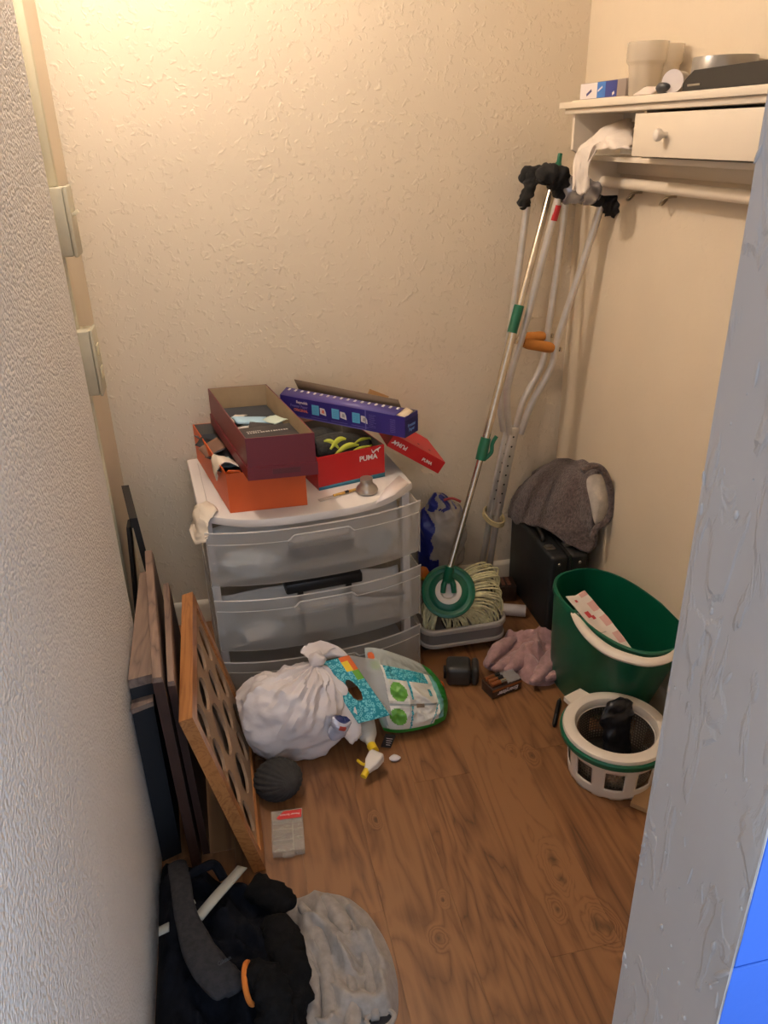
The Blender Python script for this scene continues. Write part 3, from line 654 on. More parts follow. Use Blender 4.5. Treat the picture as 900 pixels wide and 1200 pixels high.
mb = MB(); mb.box((0.006, 0.006, 0.004), (0.20, 0.294, 0.048), RM, bev=0.004); fill(mb.build('paper_stack', mat('grey_tissue_paper', (116, 110, 100), 0.9, bump=0.6, bscale=40)), 'grey crumpled packing paper under the shoe', 'papers')

# long blue box of freezer paper lying across the boxes
NAVY = mat('indigo_carton', (50, 42, 122), 0.42, var=0.06, vscale=10)
NAVY2 = mat('deep_blue_print', (34, 32, 104), 0.42)
SKY = mat('sky_blue_print', (96, 178, 214), 0.5)
PALE = mat('pale_print', (222, 214, 212), 0.5)
VIOL = mat('violet_print', (110, 104, 172), 0.5)
ORP = mat('orange_print', (222, 120, 96), 0.5)
f0, f1 = aty(328, 462, 2.30), aty(470, 488, 2.0); f0.z = f1.z = 0.734
BD = f1 - f0; BL = BD.length + 0.012
BX = frame(f0, BD, Vector((0.7, 0.7, 0.0)))
BXH = 0.060; BXD = 0.070
fb = thing('freezer_paper_box', 'long indigo freezer paper carton lying across the shoeboxes', 'carton', f0 + BD*0.5)
mb = MB(); open_box(mb, BL, BXD, BXH, 0.0025, BX); fbo = mb.build('carton', [NAVY, GREYC], fb)
# slanting cover: front strip with a row of white teeth, then the lifted flap
mb = MB(); mb.add([(0, 0, BXH), (BL*0.93, 0, BXH), (BL*0.95, 0.030, BXH+0.013), (0, 0.034, BXH+0.014)], [(0, 1, 2, 3)], BX); cov = mb.build('cover_strip', mat('violet_carton', (86, 76, 140), 0.42), fb, solid=0.0015)
mb = MB(); mb.add([(0.02, BXD, BXH-0.006), (BL*0.88, BXD, BXH-0.004), (BL*0.86, BXD-0.004, BXH+0.022), (0.012, BXD-0.012, BXH+0.034)], [(0, 1, 2, 3)], BX); mb.build('lifted_flap', mat('dusty_brown_card', (122, 104, 88), 0.85), fb, solid=0.0015)
for k in range(17):
    x = 0.012 + k*(BL*0.93)/17
    mb = MB(); mb.add([(x, 0.022, BXH+0.0112), (x+0.008, 0.021, BXH+0.0108), (x+0.0105, 0.0285, BXH+0.0143), (x+0.0035, 0.0295, BXH+0.0146)], [(0, 1, 2, 3)], BX); mb.build('cutter_tooth_print', PALE, cov, solid=0.0006)
FB = BX @ Matrix.Translation((0, -0.0005, 0)) @ Matrix.Rotation(math.pi/2, 4, 'X')
def rect(x0, y0, x1, y1, m, name, M=FB, par=None):
    mb = MB(); mb.box((x0, y0, 0), (x1, y1, 0.0004), M); return mb.build(name, m, par or fbo, smooth=False)
rect(0.0, 0.0, BL*0.70, 0.003, VIOL, 'print_line'); rect(BL*0.70, 0.004, BL*0.708, BXH, VIOL, 'print_line')
for k in range(3):
    x0 = BL*(0.27 + k*0.165)
    rect(x0, 0.017, x0+0.026, 0.047, SKY, 'blue_panel')
    for q in range(5): rect(x0+0.004, 0.022+q*0.0045, x0+0.021, 0.0228+q*0.0045, mat('blue_small_print', (60, 120, 160), .5), 'print_line')
    mb = MB(); mb.prism([(x0+0.030, 0.024), (x0+0.052, 0.020), (x0+0.051, 0.031), (x0+0.046, 0.041), (x0+0.030, 0.042)], 0, 0.0004, FB); mb.build('food_picture', PALE, fbo, smooth=False)
    mb = MB(); mb.prism([(x0+0.036, 0.027), (x0+0.046, 0.026), (x0+0.045, 0.036), (x0+0.038, 0.037)], 0.0004, 0.0007, FB); mb.build('food_picture', ORP if k == 0 else mat('grey_print', (170, 164, 160), .5), fbo, smooth=False)
    rect(x0-0.004, 0.008, x0+0.055, 0.0092, VIOL, 'print_line')
for (s_, y_, m_) in (('Reynolds', 0.047, PALE), ('Freezer Paper', 0.034, VIOL), ('ORIGINAL', 0.022, ORP)):
    text_part(s_, 0.0115, FB @ Matrix.Translation((BL*0.235, y_, 0.0)), m_, fbo, align='RIGHT', bold=0.0002)
for k in range(9): rect(BL*0.73, 0.012+k*0.0045, BL*0.76+0.012*random.random(), 0.0130+k*0.0045, VIOL, 'print_line'); rect(BL*0.89, 0.010+k*0.0045, BL*0.93, 0.0110+k*0.0045, VIOL, 'print_line')
EB = BX @ Matrix.Translation((BL+0.0005, 0, 0)) @ Matrix.Rotation(math.pi/2, 4, 'Z') @ Matrix.Rotation(math.pi/2, 4, 'X')
rect(0.0, 0.0, BXD, BXH*0.82, NAVY2, 'end_panel', EB)
for s_, y_ in (('Freezer', 0.030), ('Paper', 0.017)):
    text_part(s_, 0.0135, EB @ Matrix.Translation((BXD/2, y_, 0.0006)) , mat('cyan_print', (96, 140, 210), 0.5), fbo, bold=0.0003)
mb = MB(); mb.add([(BL-0.03, 0.006, BXH+0.002), (BL-0.002, 0.004, BXH-0.004), (BL+0.001, 0.042, BXH+0.006), (BL-0.022, 0.046, BXH+0.012)], [(0, 1, 2, 3)], BX); mb.build('torn_card_tab', mat('pale_torn_card', (222, 202, 172), 0.9), fb, solid=0.0015)
mb = MB(); mb.tube([BX @ Vector((0.01, 0.033, 0.03)), BX @ Vector((BL-0.01, 0.033, 0.03))], 0.024, 20); mb.build('paper_roll', mat('off_white_card', (216, 210, 200), 0.6), fb)
mb = MB(); q = aty(447, 466, 2.27); mb.box((-0.045, -0.002, -0.02), (0.02, 0.002, 0.012), Matrix.Translation(q) @ Matrix.Rotation(0.45, 4, 'Y'))
mb.build('cardboard_flap', mat('brown_kraft_card', (188, 148, 98), 0.85), fb)

# small things on the cart top
PEW = mat('pewter', (176, 168, 156), 0.32, metal=0.75, var=0.08, vscale=40)
c = atz(430, 577, 0.6); mb = MB()
mb.lathe([(0, 0.0008), (0.026, 0.0008), (0.030, 0.004), (0.031, 0.010), (0.028, 0.018), (0.021, 0.024), (0.0175, 0.030), (0.017, 0.038), (0.018, 0.041), (0.0175, 0.044), (0.014, 0.0445), (0.0, 0.0435)], 32, Matrix.Translation((c.x, c.y, 0.6)))
fill(mb.build('pewter_stopper', PEW), 'small flared pewter lid standing on the white cart top', 'lid')
a, b = atz(374, 587, 0.602), atz(417, 575, 0.602)
PM = frame(a, b-a, Vector((0, 1, 0)))
pk = thing('wrapped_pen', 'pen in a clear wrapper lying on the white cart top', 'pen', a)
mb = MB(); mb.box((0, -0.008, 0), (0.065, 0.008, 0.002), PM, bev=0.0008); mb.build('wrapper', mat('clear_wrapper', (220, 214, 206), 0.25, alpha=0.7), pk)
mb = MB(); mb.tube([PM @ Vector((0.045, 0, 0.004)), PM @ Vector(((b-a).length, 0, 0.004))], 0.004, 8); mb.build('barrel', mat('yellow_label', (204, 160, 80), 0.5), pk)
mb = MB(); mb.tube([PM @ Vector((0.08, 0, 0.0042)), PM @ Vector((0.092, 0, 0.0042))], 0.0045, 8); mb.build('band', BLK, pk)
# receipt on the right of the top
a = atz(478, 566, 0.601); mb = MB(); mb.add([atz(440, 590, .6012), atz(452, 572, .6012), atz(468, 557, .6012), atz(479, 566, .6012), atz(462, 580, .6012)], [(0, 1, 2, 3, 4)])
rp = mb.build('receipt', mat('receipt_paper', (236, 226, 222), 0.7), solid=0.0006); fill(rp, 'white paper slip lying at the right of the cart top', 'paper')
# tissue hanging over the left front corner of the cart
q = dpt(0.0, -0.0, 0.6)
o = drape_tissue('tissue', '', [[dpt(0.035, 0.05, 0.604), dpt(0.045, 0.02, 0.605), dpt(0.05, -0.012, 0.604)], [dpt(0.006, 0.055, 0.606), dpt(0.012, 0.012, 0.61), dpt(0.03, -0.042, 0.606)], [dpt(-0.010, 0.05, 0.59), dpt(-0.008, -0.01, 0.592), dpt(0.018, -0.058, 0.590)], [dpt(-0.018, 0.035, 0.566), dpt(-0.012, -0.04, 0.556), dpt(0.012, -0.085, 0.574)], [dpt(-0.03, 0.02, 0.548), dpt(-0.022, -0.06, 0.54), dpt(0.004, -0.098, 0.562)]], 9, amp=0.012)
fill(o, 'crumpled white tissue hanging off the front corner of the cart', 'tissue')

# ================================================================ LEANING THINGS ON THE LEFT
BRW = wood_mat('taupe_stained_wood', (66, 50, 42), (112, 90, 78), (140, 116, 100), 1.4, 0.5, 0.05, knots=False)
DBR = mat('dim_board_brown', (58, 36, 28), 0.5, var=0.15, vscale=14, stretch=(6, 6, 1))
NAVYB = mat('blackish_panel', (24, 24, 28), 0.6)
OAK = wood_mat('oak_frame_wood', (92, 52, 24), (142, 88, 46), (172, 116, 66), 2.0, 0.35, 0.2, knots=False)
# low shelf unit against the wall
t = thing('wooden_shelf_unit', 'taupe wooden shelf unit with dark panel standing against the left wall', 'shelf unit', (-0.235, 1.6, 0))
def quadprism(p, q, z0, z1, m, name, par, smooth_=False):
    """p,q: near and far plan edges (left,right)"""
    mb = MB(); (a, b), (c, d) = p, q
    mb.hexa([(a[0], a[1], z0), (b[0], b[1], z0), (d[0], d[1], z0), (c[0], c[1], z0), (a[0], a[1], z1), (b[0], b[1], z1), (d[0], d[1], z1), (c[0], c[1], z1)])
    return mb.build(name, m, par, smooth=smooth_)
quadprism(((-0.2595, 1.385), (-0.212, 1.395)), ((-0.262, 1.835), (-0.2475, 1.84)), 0.478, 0.50, BRW, 'top_board', t)
quadprism(((-0.2595, 1.387), (-0.214, 1.397)), ((-0.262, 1.833), (-0.2485, 1.838)), 0.448, 0.478, NAVYB, 'upper_panel', t)
quadprism(((-0.2600, 1.355), (-0.216, 1.372)), ((-0.262, 1.833), (-0.2485, 1.838)), 0.436, 0.448, BRW, 'ledge_board', t)
quadprism(((-0.2600, 1.362), (-0.218, 1.378)), ((-0.262, 1.833), (-0.2485, 1.838)), 0.0, 0.436, NAVYB, 'lower_panel', t)
# two stained boards on edge, lit tops and dim faces put into their colours
def leaning_board(name, label, nx, fx, th, yn, yf, zt, bn, bf, m_top, m_face, r=0.004):
    t = thing(name, label, 'board', ((nx+fx)/2, (yn+yf)/2, 0), 'stained boards leaning on the left wall')
    def c_(s, z, side):     # s along length, side 0 left/1 right
        x = lerp(lerp(bn, bf, s), lerp(nx, fx, s), z/zt) + side*th
        return Vector((x, lerp(yn, yf, s), z))
    mb = MB(); mb.hexa([c_(0, 0, 0), c_(0, 0, 1), c_(1, 0, 1), c_(1, 0, 0), c_(0, zt-0.012, 0), c_(0, zt-0.012, 1), c_(1, zt-0.012, 1), c_(1, zt-0.012, 0)]); mb.build('board', m_face, t, smooth=False)
    mb = MB(); mb.hexa([c_(0, zt-0.012, 0), c_(0, zt-0.012, 1), c_(1, zt-0.012, 1), c_(1, zt-0.012, 0), c_(0, zt, 0.1), c_(0, zt, 0.9), c_(1, zt, 0.9), c_(1, zt, 0.1)]); mb.build('top_edge', m_top, t, smooth=False)
    return t
leaning_board('wooden_board', 'tall dark brown board on edge between shelf unit and frame', -0.203, -0.247, 0.021, 1.32, 1.87, 0.543, -0.192, -0.222, BRW, DBR)
leaning_board('wooden_board', 'shorter brown board right behind the oak picture frame', -0.181, -0.203, 0.016, 1.36, 1.765, 0.50, -0.169, -0.180, BRW, DBR)
# black picture frame on an easel leg, further back
t = thing('easel_picture_frame', 'narrow black picture frame on an easel leg in the back corner', 'picture frame', (-0.27, 1.98, 0))
BLKW = mat('black_lacquer', (34, 33, 33), 0.4)
def fpt(s, z, dx): return Vector((lerp(-0.268, -0.305, s) + lerp(0.045, 0.0, z/0.625) + dx, lerp(1.895, 2.12, s), z))
def bar(s0, s1, z0, z1, d0, d1, nm, m_=BLKW):
    mb = MB(); mb.hexa([fpt(s0, z0, d0), fpt(s0, z0, d1), fpt(s1, z0, d1), fpt(s1, z0, d0), fpt(s0, z1, d0), fpt(s0, z1, d1), fpt(s1, z1, d1), fpt(s1, z1, d0)]); mb.build(nm, m_, t, smooth=False)
bar(0, 0.14, 0.0, 0.60, 0, 0.016, 'frame_bar'); bar(0.86, 1, 0.0, 0.60, 0, 0.016, 'frame_bar'); bar(0, 1, 0.60, 0.627, -0.004, 0.016, 'frame_bar'); bar(0.14, 0.86, 0, 0.03, 0, 0.016, 'frame_bar')
bar(0.14, 0.86, 0.03, 0.60, 0.003, 0.010, 'picture_panel', mat('grey_brown_print', (112, 100, 90), 0.6))
mb = MB(); mb.hexa([Vector((-0.328, 1.9, 0)), Vector((-0.318, 1.9, 0)), Vector((-0.318, 1.95, 0)), Vector((-0.328, 1.95, 0)), Vector((-0.284, 1.9, 0.60)), Vector((-0.275, 1.9, 0.60)), Vector((-0.275, 1.95, 0.60)), Vector((-0.284, 1.95, 0.60))]); mb.build('easel_leg', BLKW, t, smooth=False)

# oak collage frame with oval openings
FT = 0.028
FM = frame(Vector((-0.030, 1.28, 0.0)), Vector((0, 1, 0)), Vector((-0.104, 0, 0.457)))
FWd, FHt = 0.488, math.hypot(0.104, 0.457)
cf = thing('collage_photo_frame', 'oak collage picture frame with oval openings leaning on the boards', 'picture frame', (-0.06, 1.52, 0))
FM = FM @ Matrix.Translation((0, 0, -FT)) ; FM.translation.z += 0.0075
bwid = 0.028
def mitre(pts, nm):
    mb = MB(); vs = [(x, y, 0) for x, y in pts] + [(x, y, FT) for x, y in pts]
    mb.add(vs, [(3,2,1,0),(4,5,6,7),(0,1,5,4),(1,2,6,5),(2,3,7,6),(3,0,4,7)], FM); mb.build(nm, OAK, cf, smooth=False)
mitre([(0,0),(FWd,0),(FWd-bwid,bwid),(bwid,bwid)], 'frame_bar'); mitre([(0,FHt),(bwid,FHt-bwid),(FWd-bwid,FHt-bwid),(FWd,FHt)], 'frame_bar')
mitre([(0,0),(bwid,bwid),(bwid,FHt-bwid),(0,FHt)], 'frame_bar'); mitre([(FWd,0),(FWd,FHt),(FWd-bwid,FHt-bwid),(FWd-bwid,bwid)], 'frame_bar')
ov = [(0.085, 0.385, 0.032, 0.042), (0.085, 0.285, 0.030, 0.042), (0.085, 0.185, 0.032, 0.042), (0.085, 0.085, 0.030, 0.042),
      (0.19, 0.375, 0.045, 0.034), (0.20, 0.255, 0.056, 0.068), (0.20, 0.11, 0.05, 0.05), (0.31, 0.39, 0.035, 0.032), (0.315, 0.30, 0.032, 0.042), (0.315, 0.20, 0.034, 0.042), (0.315, 0.09, 0.03, 0.045),
      (0.41, 0.36, 0.030, 0.05), (0.41, 0.235, 0.032, 0.052), (0.41, 0.10, 0.030, 0.05)]
bm = bmesh.new()
def loop(pts):
    vs = [bm.verts.new(p) for p in pts]
    return [bm.edges.new((vs[i], vs[(i+1) % len(vs)])) for i in range(len(vs))]
i0 = bwid - 0.002
ed = loop([(i0, i0, 0), (FWd-i0, i0, 0), (FWd-i0, FHt-i0, 0), (i0, FHt-i0, 0)])
for (x, y, a, b) in ov: ed += loop([(x + a*math.cos(k*math.pi/12), y + b*math.sin(k*math.pi/12), 0) for k in range(24)])
bmesh.ops.triangle_fill(bm, use_beauty=True, use_dissolve=False, edges=ed)
bm.verts.index_update()
mb = MB(); mb.add([v.co + Vector((0, 0, FT-0.010)) for v in bm.verts], [[v.index for v in f.verts] for f in bm.faces], FM); bm.free()
mato = mb.build('mat_board', mat('taupe_mat_board', (150, 122, 96), 0.8, var=0.12, vscale=9), cf, smooth=False, solid=0.007, off=0)
mb = MB(); mb.box((i0, i0, 0.001), (FWd-i0, FHt-i0, 0.004), FM); mb.build('backing', mat('kraft_backing', (112, 92, 72), 0.9), cf, smooth=False)
for k, (x, y, a, b) in enumerate(ov):
    mb = MB(); mb.prism([(x + (a+.002)*math.cos(q*math.pi/12), y + (b+.002)*math.sin(q*math.pi/12)) for q in range(24)], 0.004, 0.0052, FM)
    mb.build('photo_opening', mat('faded_photo_%d' % (k % 2), ((148, 130, 112), (128, 108, 92))[k % 2], 0.45, var=0.2, vscale=18), cf, smooth=False)

# ================================================================ CLOTHES ON THE FLOOR
def lump(outline, h, seed, folds=0.012, fs=14.0, rings=26, power=2.2, base=0.004, dirv=None, n=6, thick=0.0):
    pts = spline(outline, n, closed=True); c = sum(pts, Vector())/len(pts); N_ = len(pts); mb = MB()
    vs = []; fs_ = []
    for r in range(rings+1):
        s = 1 - r/rings*0.985
        for p in pts:
            q = c + (p-c)*s
            env = (1 - s**power)
            qq = Vector((q.x, q.y, 0))
            if dirv: qq = Vector((q.dot(dirv[0])*dirv[2], q.dot(dirv[1]), 0))
            f = folds*(ridge(qq, fs, seed, 2)-0.4)*2*min(1, (1-s)*5+0.12) + folds*0.5*nz(qq, fs*2.3, seed+3)*env
            z = base + h*env*(0.75 + 0.5*nz(q, 4.5, seed+9)) + max(-base*0.5, f)
            if r == 0: z = 0.001
            vs.append(Vector((q.x, q.y, max(z, 0.001))))
    for r in range(rings):
        for i in range(N_): fs_.append((r*N_+i, r*N_+(i+1) % N_, (r+1)*N_+(i+1) % N_, (r+1)*N_+i))
    fs_.append(tuple(range(rings*N_, (rings+1)*N_)))
    mb.add(vs, fs_); return mb
def soft_tube(pts, rad, flat=0.55, n=18, sub=6, seed=1, amp=0.06, mfn=None, upv=None):
    sp = spline(pts, sub); k = len(sp); rs = spline([Vector((r, 0, 0)) for r in rad], sub); mb = MB()
    def fn(a, b):
        i = min(k-1, round(a*(k-1))); t_ = (sp[min(i+1, k-1)] - sp[max(i-1, 0)]).normalized(); u_ = Vector(upv) if upv else Vector((0, 0, 1))
        s_ = t_.cross(u_).normalized(); w_ = s_.cross(t_).normalized(); th = 2*math.pi*b
        r = rs[min(i, len(rs)-1)].x*(1 + amp*nz((a*9, math.cos(th)*1.5, math.sin(th)*1.5 + seed), 1.0) + amp*0.8*(ridge((a*2.5, math.cos(th)*.6, math.sin(th)*.6+seed), 2.0, seed, 2)-0.5))
        return sp[i] + s_*math.cos(th)*r + w_*math.sin(th)*r*flat
    mb.grid(fn, k-1, n, cv=True, mfn=mfn); mb.f += [tuple(range(n)), tuple(range((k-1)*n, k*n))]; mb.m += [0, 0]; return mb
GTEE = mat('heather_grey_jersey', (150, 142, 134), 0.95, var=0.10, vscale=70, bump=0.25, bscale=300, sheen=0.2)
tee_px = [(336, 1062), (352, 1052), (385, 1047), (422, 1064), (448, 1096), (462, 1132), (467, 1168), (462, 1200), (430, 1235), (385, 1240), (352, 1215), (346, 1160), (340, 1105)]
mb = lump([atz(x, y) for x, y in tee_px], 0.026, 4, 0.034, 7.5, power=7, dirv=(Vector((.9, .42, 0)), Vector((-.42, .9, 0)), 2.6))
tee = mb.build('t_shirt', GTEE, angle=2.0)
for q, (ps, rr_) in enumerate((([(352, 1060), (372, 1095), (384, 1145), (388, 1210)], [0.008, 0.016, 0.016, 0.014]), ([(380, 1052), (398, 1078), (404, 1100), (400, 1112)], [0.012, 0.020, 0.016, 0.004]), ([(343, 1090), (362, 1130), (366, 1180), (366, 1225)], [0.008, 0.014, 0.016, 0.016]), ([(412, 1080), (428, 1120), (436, 1160), (440, 1195)], [0.004, 0.010, 0.012, 0.008]), ([(400, 1120), (412, 1155), (414, 1200), (410, 1230)], [0.004, 0.012, 0.014, 0.014]))):
    mb = soft_tube([atz(x, y, 0.030) for x, y in ps], rr_, 1.0, n=14, seed=q, amp=0.25); mb.build('fabric_fold', GTEE, tee, angle=2)
hc_ = [atz(x, y, 0.028) for x, y in ((428, 1196), (440, 1186), (455, 1184), (462, 1192), (452, 1204), (436, 1206))]
mb = MB(); mb.tube(spline(hc_ + [hc_[0]], 5), 0.005, 8, caps=False); mb.build('sleeve_hem', GTEE, tee)
mb = MB(); lp_ = spline(hc_, 5, closed=True); mb.add([p + Vector((0, 0, -0.002)) for p in lp_], [tuple(range(len(lp_)))]); mb.build('sleeve_opening', mat('sleeve_inner_shade', (40, 40, 44), 0.95), tee)  # dark flat sheet stands for the shade inside the sleeve
fill(tee, 'heather grey t-shirt crumpled on the wood floor', 't-shirt')
NAVYC = mat('navy_fleece', (13, 15, 22), 0.95, var=0.25, vscale=50, bump=0.4, bscale=200, spec=0.15)
jp = [(-0.260, 1.33), (-0.20, 1.325), (-0.13, 1.27), (-0.05, 1.235), (-0.012, 1.17), (-0.005, 1.08), (-0.012, 0.98), (-0.012, 0.86), (-0.03, 0.74), (-0.15, 0.70), (-0.255, 0.74), (-0.261, 0.9), (-0.261, 1.12)]
mb = lump([Vector((x, y, 0)) for x, y in jp], 0.080, 12, 0.040, 8, power=9, dirv=(Vector((.8, .6, 0)), Vector((-.6, .8, 0)), 1.8))
jac = mb.build('jacket', NAVYC, angle=2.0); fill(jac, 'crumpled navy fleece jacket with grey reflective bands by the wall', 'jacket')
def band(pts, w, m, name, par, solid=0.0025, n=5, upv=(0, 0, 1)):
    sp = spline(pts, n); mb = MB(); k = len(sp)
    def fn(a, b):
        i = round(a*(k-1)); t_ = (sp[min(i+1, k-1)] - sp[max(i-1, 0)]).normalized(); s_ = t_.cross(Vector(upv)).normalized()
        return sp[i] + s_*w*(b-0.5)
    mb.grid(fn, k-1, 2); return mb.build(name, m, par, solid=solid)
GBAND = mat('grey_reflective_tape', (150, 150, 142), 0.5)
band([atz(232, 1076, 0.125), atz(252, 1052, 0.128), atz(270, 1032, 0.118), atz(284, 1016, 0.10)], 0.022, GBAND, 'reflective_band', jac)
band([atz(186, 1092, 0.11), atz(198, 1086, 0.118)], 0.02, GBAND, 'reflective_band', jac)
band([atz(219, 1046, 0.125), atz(226, 1060, 0.128)], 0.012, GBAND, 'reflective_band', jac)
# collar fold of the jacket
mb = MB(); mb.tube(spline([atz(222, 1026, 0.11), atz(240, 1016, 0.125), atz(252, 1014, 0.12), atz(262, 1030, 0.105)], 5), [0.010]*16, 8); mb.build('collar', NAVYC, jac)
SOCK = mat('charcoal_sock_knit', (46, 45, 47), 0.95, spec=0.2, var=0.18, vscale=90, bump=0.5, bscale=350, col2=None)
s1 = [atz(207, 1012, 0.105), atz(213, 1045, 0.135), atz(219, 1078, 0.142), atz(232, 1112, 0.142), atz(252, 1140, 0.136), atz(270, 1158, 0.125), atz(274, 1166, 0.120)]
sk = thing('sock', 'long charcoal sock draped over the navy jacket', 'sock', s1[3])
mb = soft_tube(s1, [0.019, 0.021, 0.022, 0.029, 0.033, 0.029, 0.010], 0.38, seed=3, amp=0.12); sko = mb.build('sock_body', SOCK, sk, angle=2)
text_part('Gildan', 0.010, frame(atz(263, 1126, 0.1535), atz(270, 1122, 0.1535)-atz(256, 1130, 0.1535), Vector((0, 0.5, 0.6))), BLK, sko)
BKNIT = mat('black_ribbed_knit', (17, 16, 16), 0.95, spec=0.15, var=0.3, vscale=80, bump=0.6, bscale=260)
k1 = [atz(300, 1040, 0.07), atz(322, 1052, 0.085), atz(338, 1062, 0.075), atz(341, 1066, 0.07)]
b2 = thing('knit_sleeve', 'black knitted sleeve lying between jacket and grey shirt', 'sleeve', atz(325, 1100, 0.02))
mb = soft_tube(k1, [0.03, 0.03, 0.024, 0.004], 0.8, seed=5, amp=0.35); mb.build('cuff_end', BKNIT, b2, angle=2)
k2 = [atz(312, 1082, 0.085), atz(326, 1092, 0.09), atz(336, 1120, 0.085), atz(342, 1150, 0.075), atz(340, 1180, 0.06), atz(335, 1215, 0.05)]
mb = soft_tube(k2, [0.018, 0.030, 0.034, 0.034, 0.032, 0.03], 0.85, seed=8, amp=0.5); mb.build('sleeve_body', BKNIT, b2, angle=2)
k3 = [atz(293, 1152, 0.13), atz(306, 1148, 0.135), atz(316, 1160, 0.13), atz(322, 1185, 0.11), atz(325, 1215, 0.09)]
sk2 = thing('sock', 'black sock with an orange cuff on the jacket', 'sock', k3[2])
mb = soft_tube(k3, [0.030, 0.032, 0.031, 0.03, 0.03], 0.85, seed=11, amp=0.4); mb.build('sock_body', BKNIT, sk2, angle=2)
ORK = mat('orange_cuff_knit', (196, 110, 36), 0.9, bump=0.6, bscale=300)
cen = k3[0]; ax = (k3[1]-k3[0]).normalized(); sd = ax.cross(Vector((0, 0, 1))).normalized(); uw = sd.cross(ax)
mb = MB(); mb.tube([cen + sd*0.034*math.cos(q*2*math.pi/28) + uw*0.031*math.sin(q*2*math.pi/28) for q in range(29)], 0.0052, 8, caps=False); mb.build('cuff', ORK, sk2)

# ================================================================ BAGS IN FRONT OF THE CART
BAGW = mat('white_bag_film', (218, 210, 208), 0.38, var=0.04, vscale=8, bump=0.35, bscale=45, bdist=0.004)
BAGW.node_tree.nodes['Principled BSDF'].inputs['Subsurface Weight'].default_value = 0.0
bagc = Vector((0.078, 1.672, 0.112)); knot = Vector((0.155, 1.705, 0.243))
wb = thing('grocery_bag', 'full white plastic grocery bag slumped in front of the cart', 'plastic bag', (0.078, 1.672, 0))
mb = MB()
def bagf(a, b):
    th = 2*math.pi*a; ph = math.pi*(b*0.998+0.001)
    d = Vector((math.sin(ph)*math.cos(th), math.sin(ph)*math.sin(th), -math.cos(ph)))
    # pole of the grid turned towards the knot so that the pleats gather there
    ax_ = (knot-bagc).normalized(); R_ = Vector((0, 0, 1)).rotation_difference(ax_); d = R_ @ d
    q = Vector((d.x*0.150, d.y*0.115, d.z*0.130))
    pl_ = 0.05*math.sin(th*11 + 2*nz(d, 3, 1))*smooth((b-0.45)/0.4)*(0.4+0.6*abs(nz(d, 5, 2))) 
    k = 1 + 0.24*(ridge(q, 7.5, 2)-0.5) + pl_*1.6 + 0.05*(ridge(q, 19, 6, 2)-0.5) + 0.03*math.sin(th*25 + 3*nz(d, 4, 3))*smooth((b-0.35)/0.4)
    pull = smooth((b-0.82)/0.18)
    q = q*k*(1-0.0*pull) + bagc
    q = q.lerp(knot, pull*0.75)
    if q.z < 0.003: q.z = 0.003
    if q.y < 1.79: q.x = max(q.x, -0.020 - 0.2276*q.z)
    return q
mb.grid(bagf, 110, 64, cu=True); wbo = mb.build('bag_body', BAGW, wb, angle=0.55)
mb = crumple(knot + Vector((0.004, 0, 0.004)), (0.024, 0.02, 0.022), 5, 0.5, 30, 24, 16); mb.build('knot', BAGW, wbo, angle=0.6)
def handle_loop(rows, seed, name, par, m=BAGW, amp=0.006):
    return drape_tissue(name, '', rows, seed, amp, par, m, solid=0.0012, sub=4)
handle_loop([[knot, knot+Vector((0.012, 0.0, 0.0)), knot+Vector((0.022, 0, -0.004))], [aty(352, 765, 1.735), aty(365, 765, 1.735), aty(380, 768, 1.73)], [aty(364, 754, 1.76), aty(380, 751, 1.765), aty(398, 758, 1.76)], [aty(375, 772, 1.74), aty(396, 770, 1.74), aty(412, 775, 1.73)]], 2, 'bag_handle', wb)
handle_loop([[knot, knot+Vector((0.01, -0.01, 0)), knot+Vector((0.02, -0.01, 0))], [aty(352, 790, 1.70), aty(366, 795, 1.69), aty(384, 800, 1.68)], [aty(372, 812, 1.655), aty(392, 818, 1.645), aty(408, 815, 1.645)], [aty(390, 835, 1.61), aty(406, 850, 1.595), aty(420, 838, 1.61)], [aty(402, 862, 1.58), aty(413, 872, 1.575), aty(424, 860, 1.59)]], 7, 'bag_handle', wb)
# packet seen in the mouth of the bag
PKT = mat('silvery_packet', (186, 190, 206), 0.25, metal=0.2, var=0.15, vscale=30)
pp = thing('snack_packet', 'shiny blue and white packet in the mouth of the grocery bag', 'packet', aty(398, 860, 1.545))
mb = crumple(aty(397, 852, 1.565), (0.028, 0.020, 0.036), 8, 0.5, 20, 28, 20, M=Matrix.Rotation(0.4, 3, 'Y'), mfn=lambda a, b: 1 if b > 0.74 else (2 if 0.55 < b < 0.66 and 0.72 < a < 0.82 else 0)); ppo = mb.build('packet_body', [PKT, mat('packet_blue', (40, 52, 104), 0.3), mat('packet_red', (168, 62, 46), 0.4)], pp, angle=0.5)

# pack of wipes with a teal printed header
m = bpy.data.materials.new('teal_letter_print'); m.use_nodes = True; MATS['teal_letter_print'] = m
N = m.node_tree.nodes; L = m.node_tree.links; b = N['Principled BSDF']; b.inputs['Roughness'].default_value = 0.3
tc = N.new('ShaderNodeTexCoord'); v1 = N.new('ShaderNodeTexVoronoi'); v1.inputs['Scale'].default_value = 110; v1.inputs['Randomness'].default_value = 0.7; L.new(tc.outputs['Object'], v1.inputs['Vector'])
r1 = N.new('ShaderNodeValToRGB'); e = r1.color_ramp.elements; e[0].position = 0.22; e[0].color = lin((18, 140, 160)); e[1].position = 0.52; e[1].color = lin((18, 140, 160))
q = e.new(0.30); q.color = lin((120, 205, 214)); q = e.new(0.42); q.color = lin((120, 205, 214)); L.new(v1.outputs['Distance'], r1.inputs['Fac']); L.new(r1.outputs['Color'], b.inputs['Base Color'])
TEALP = m
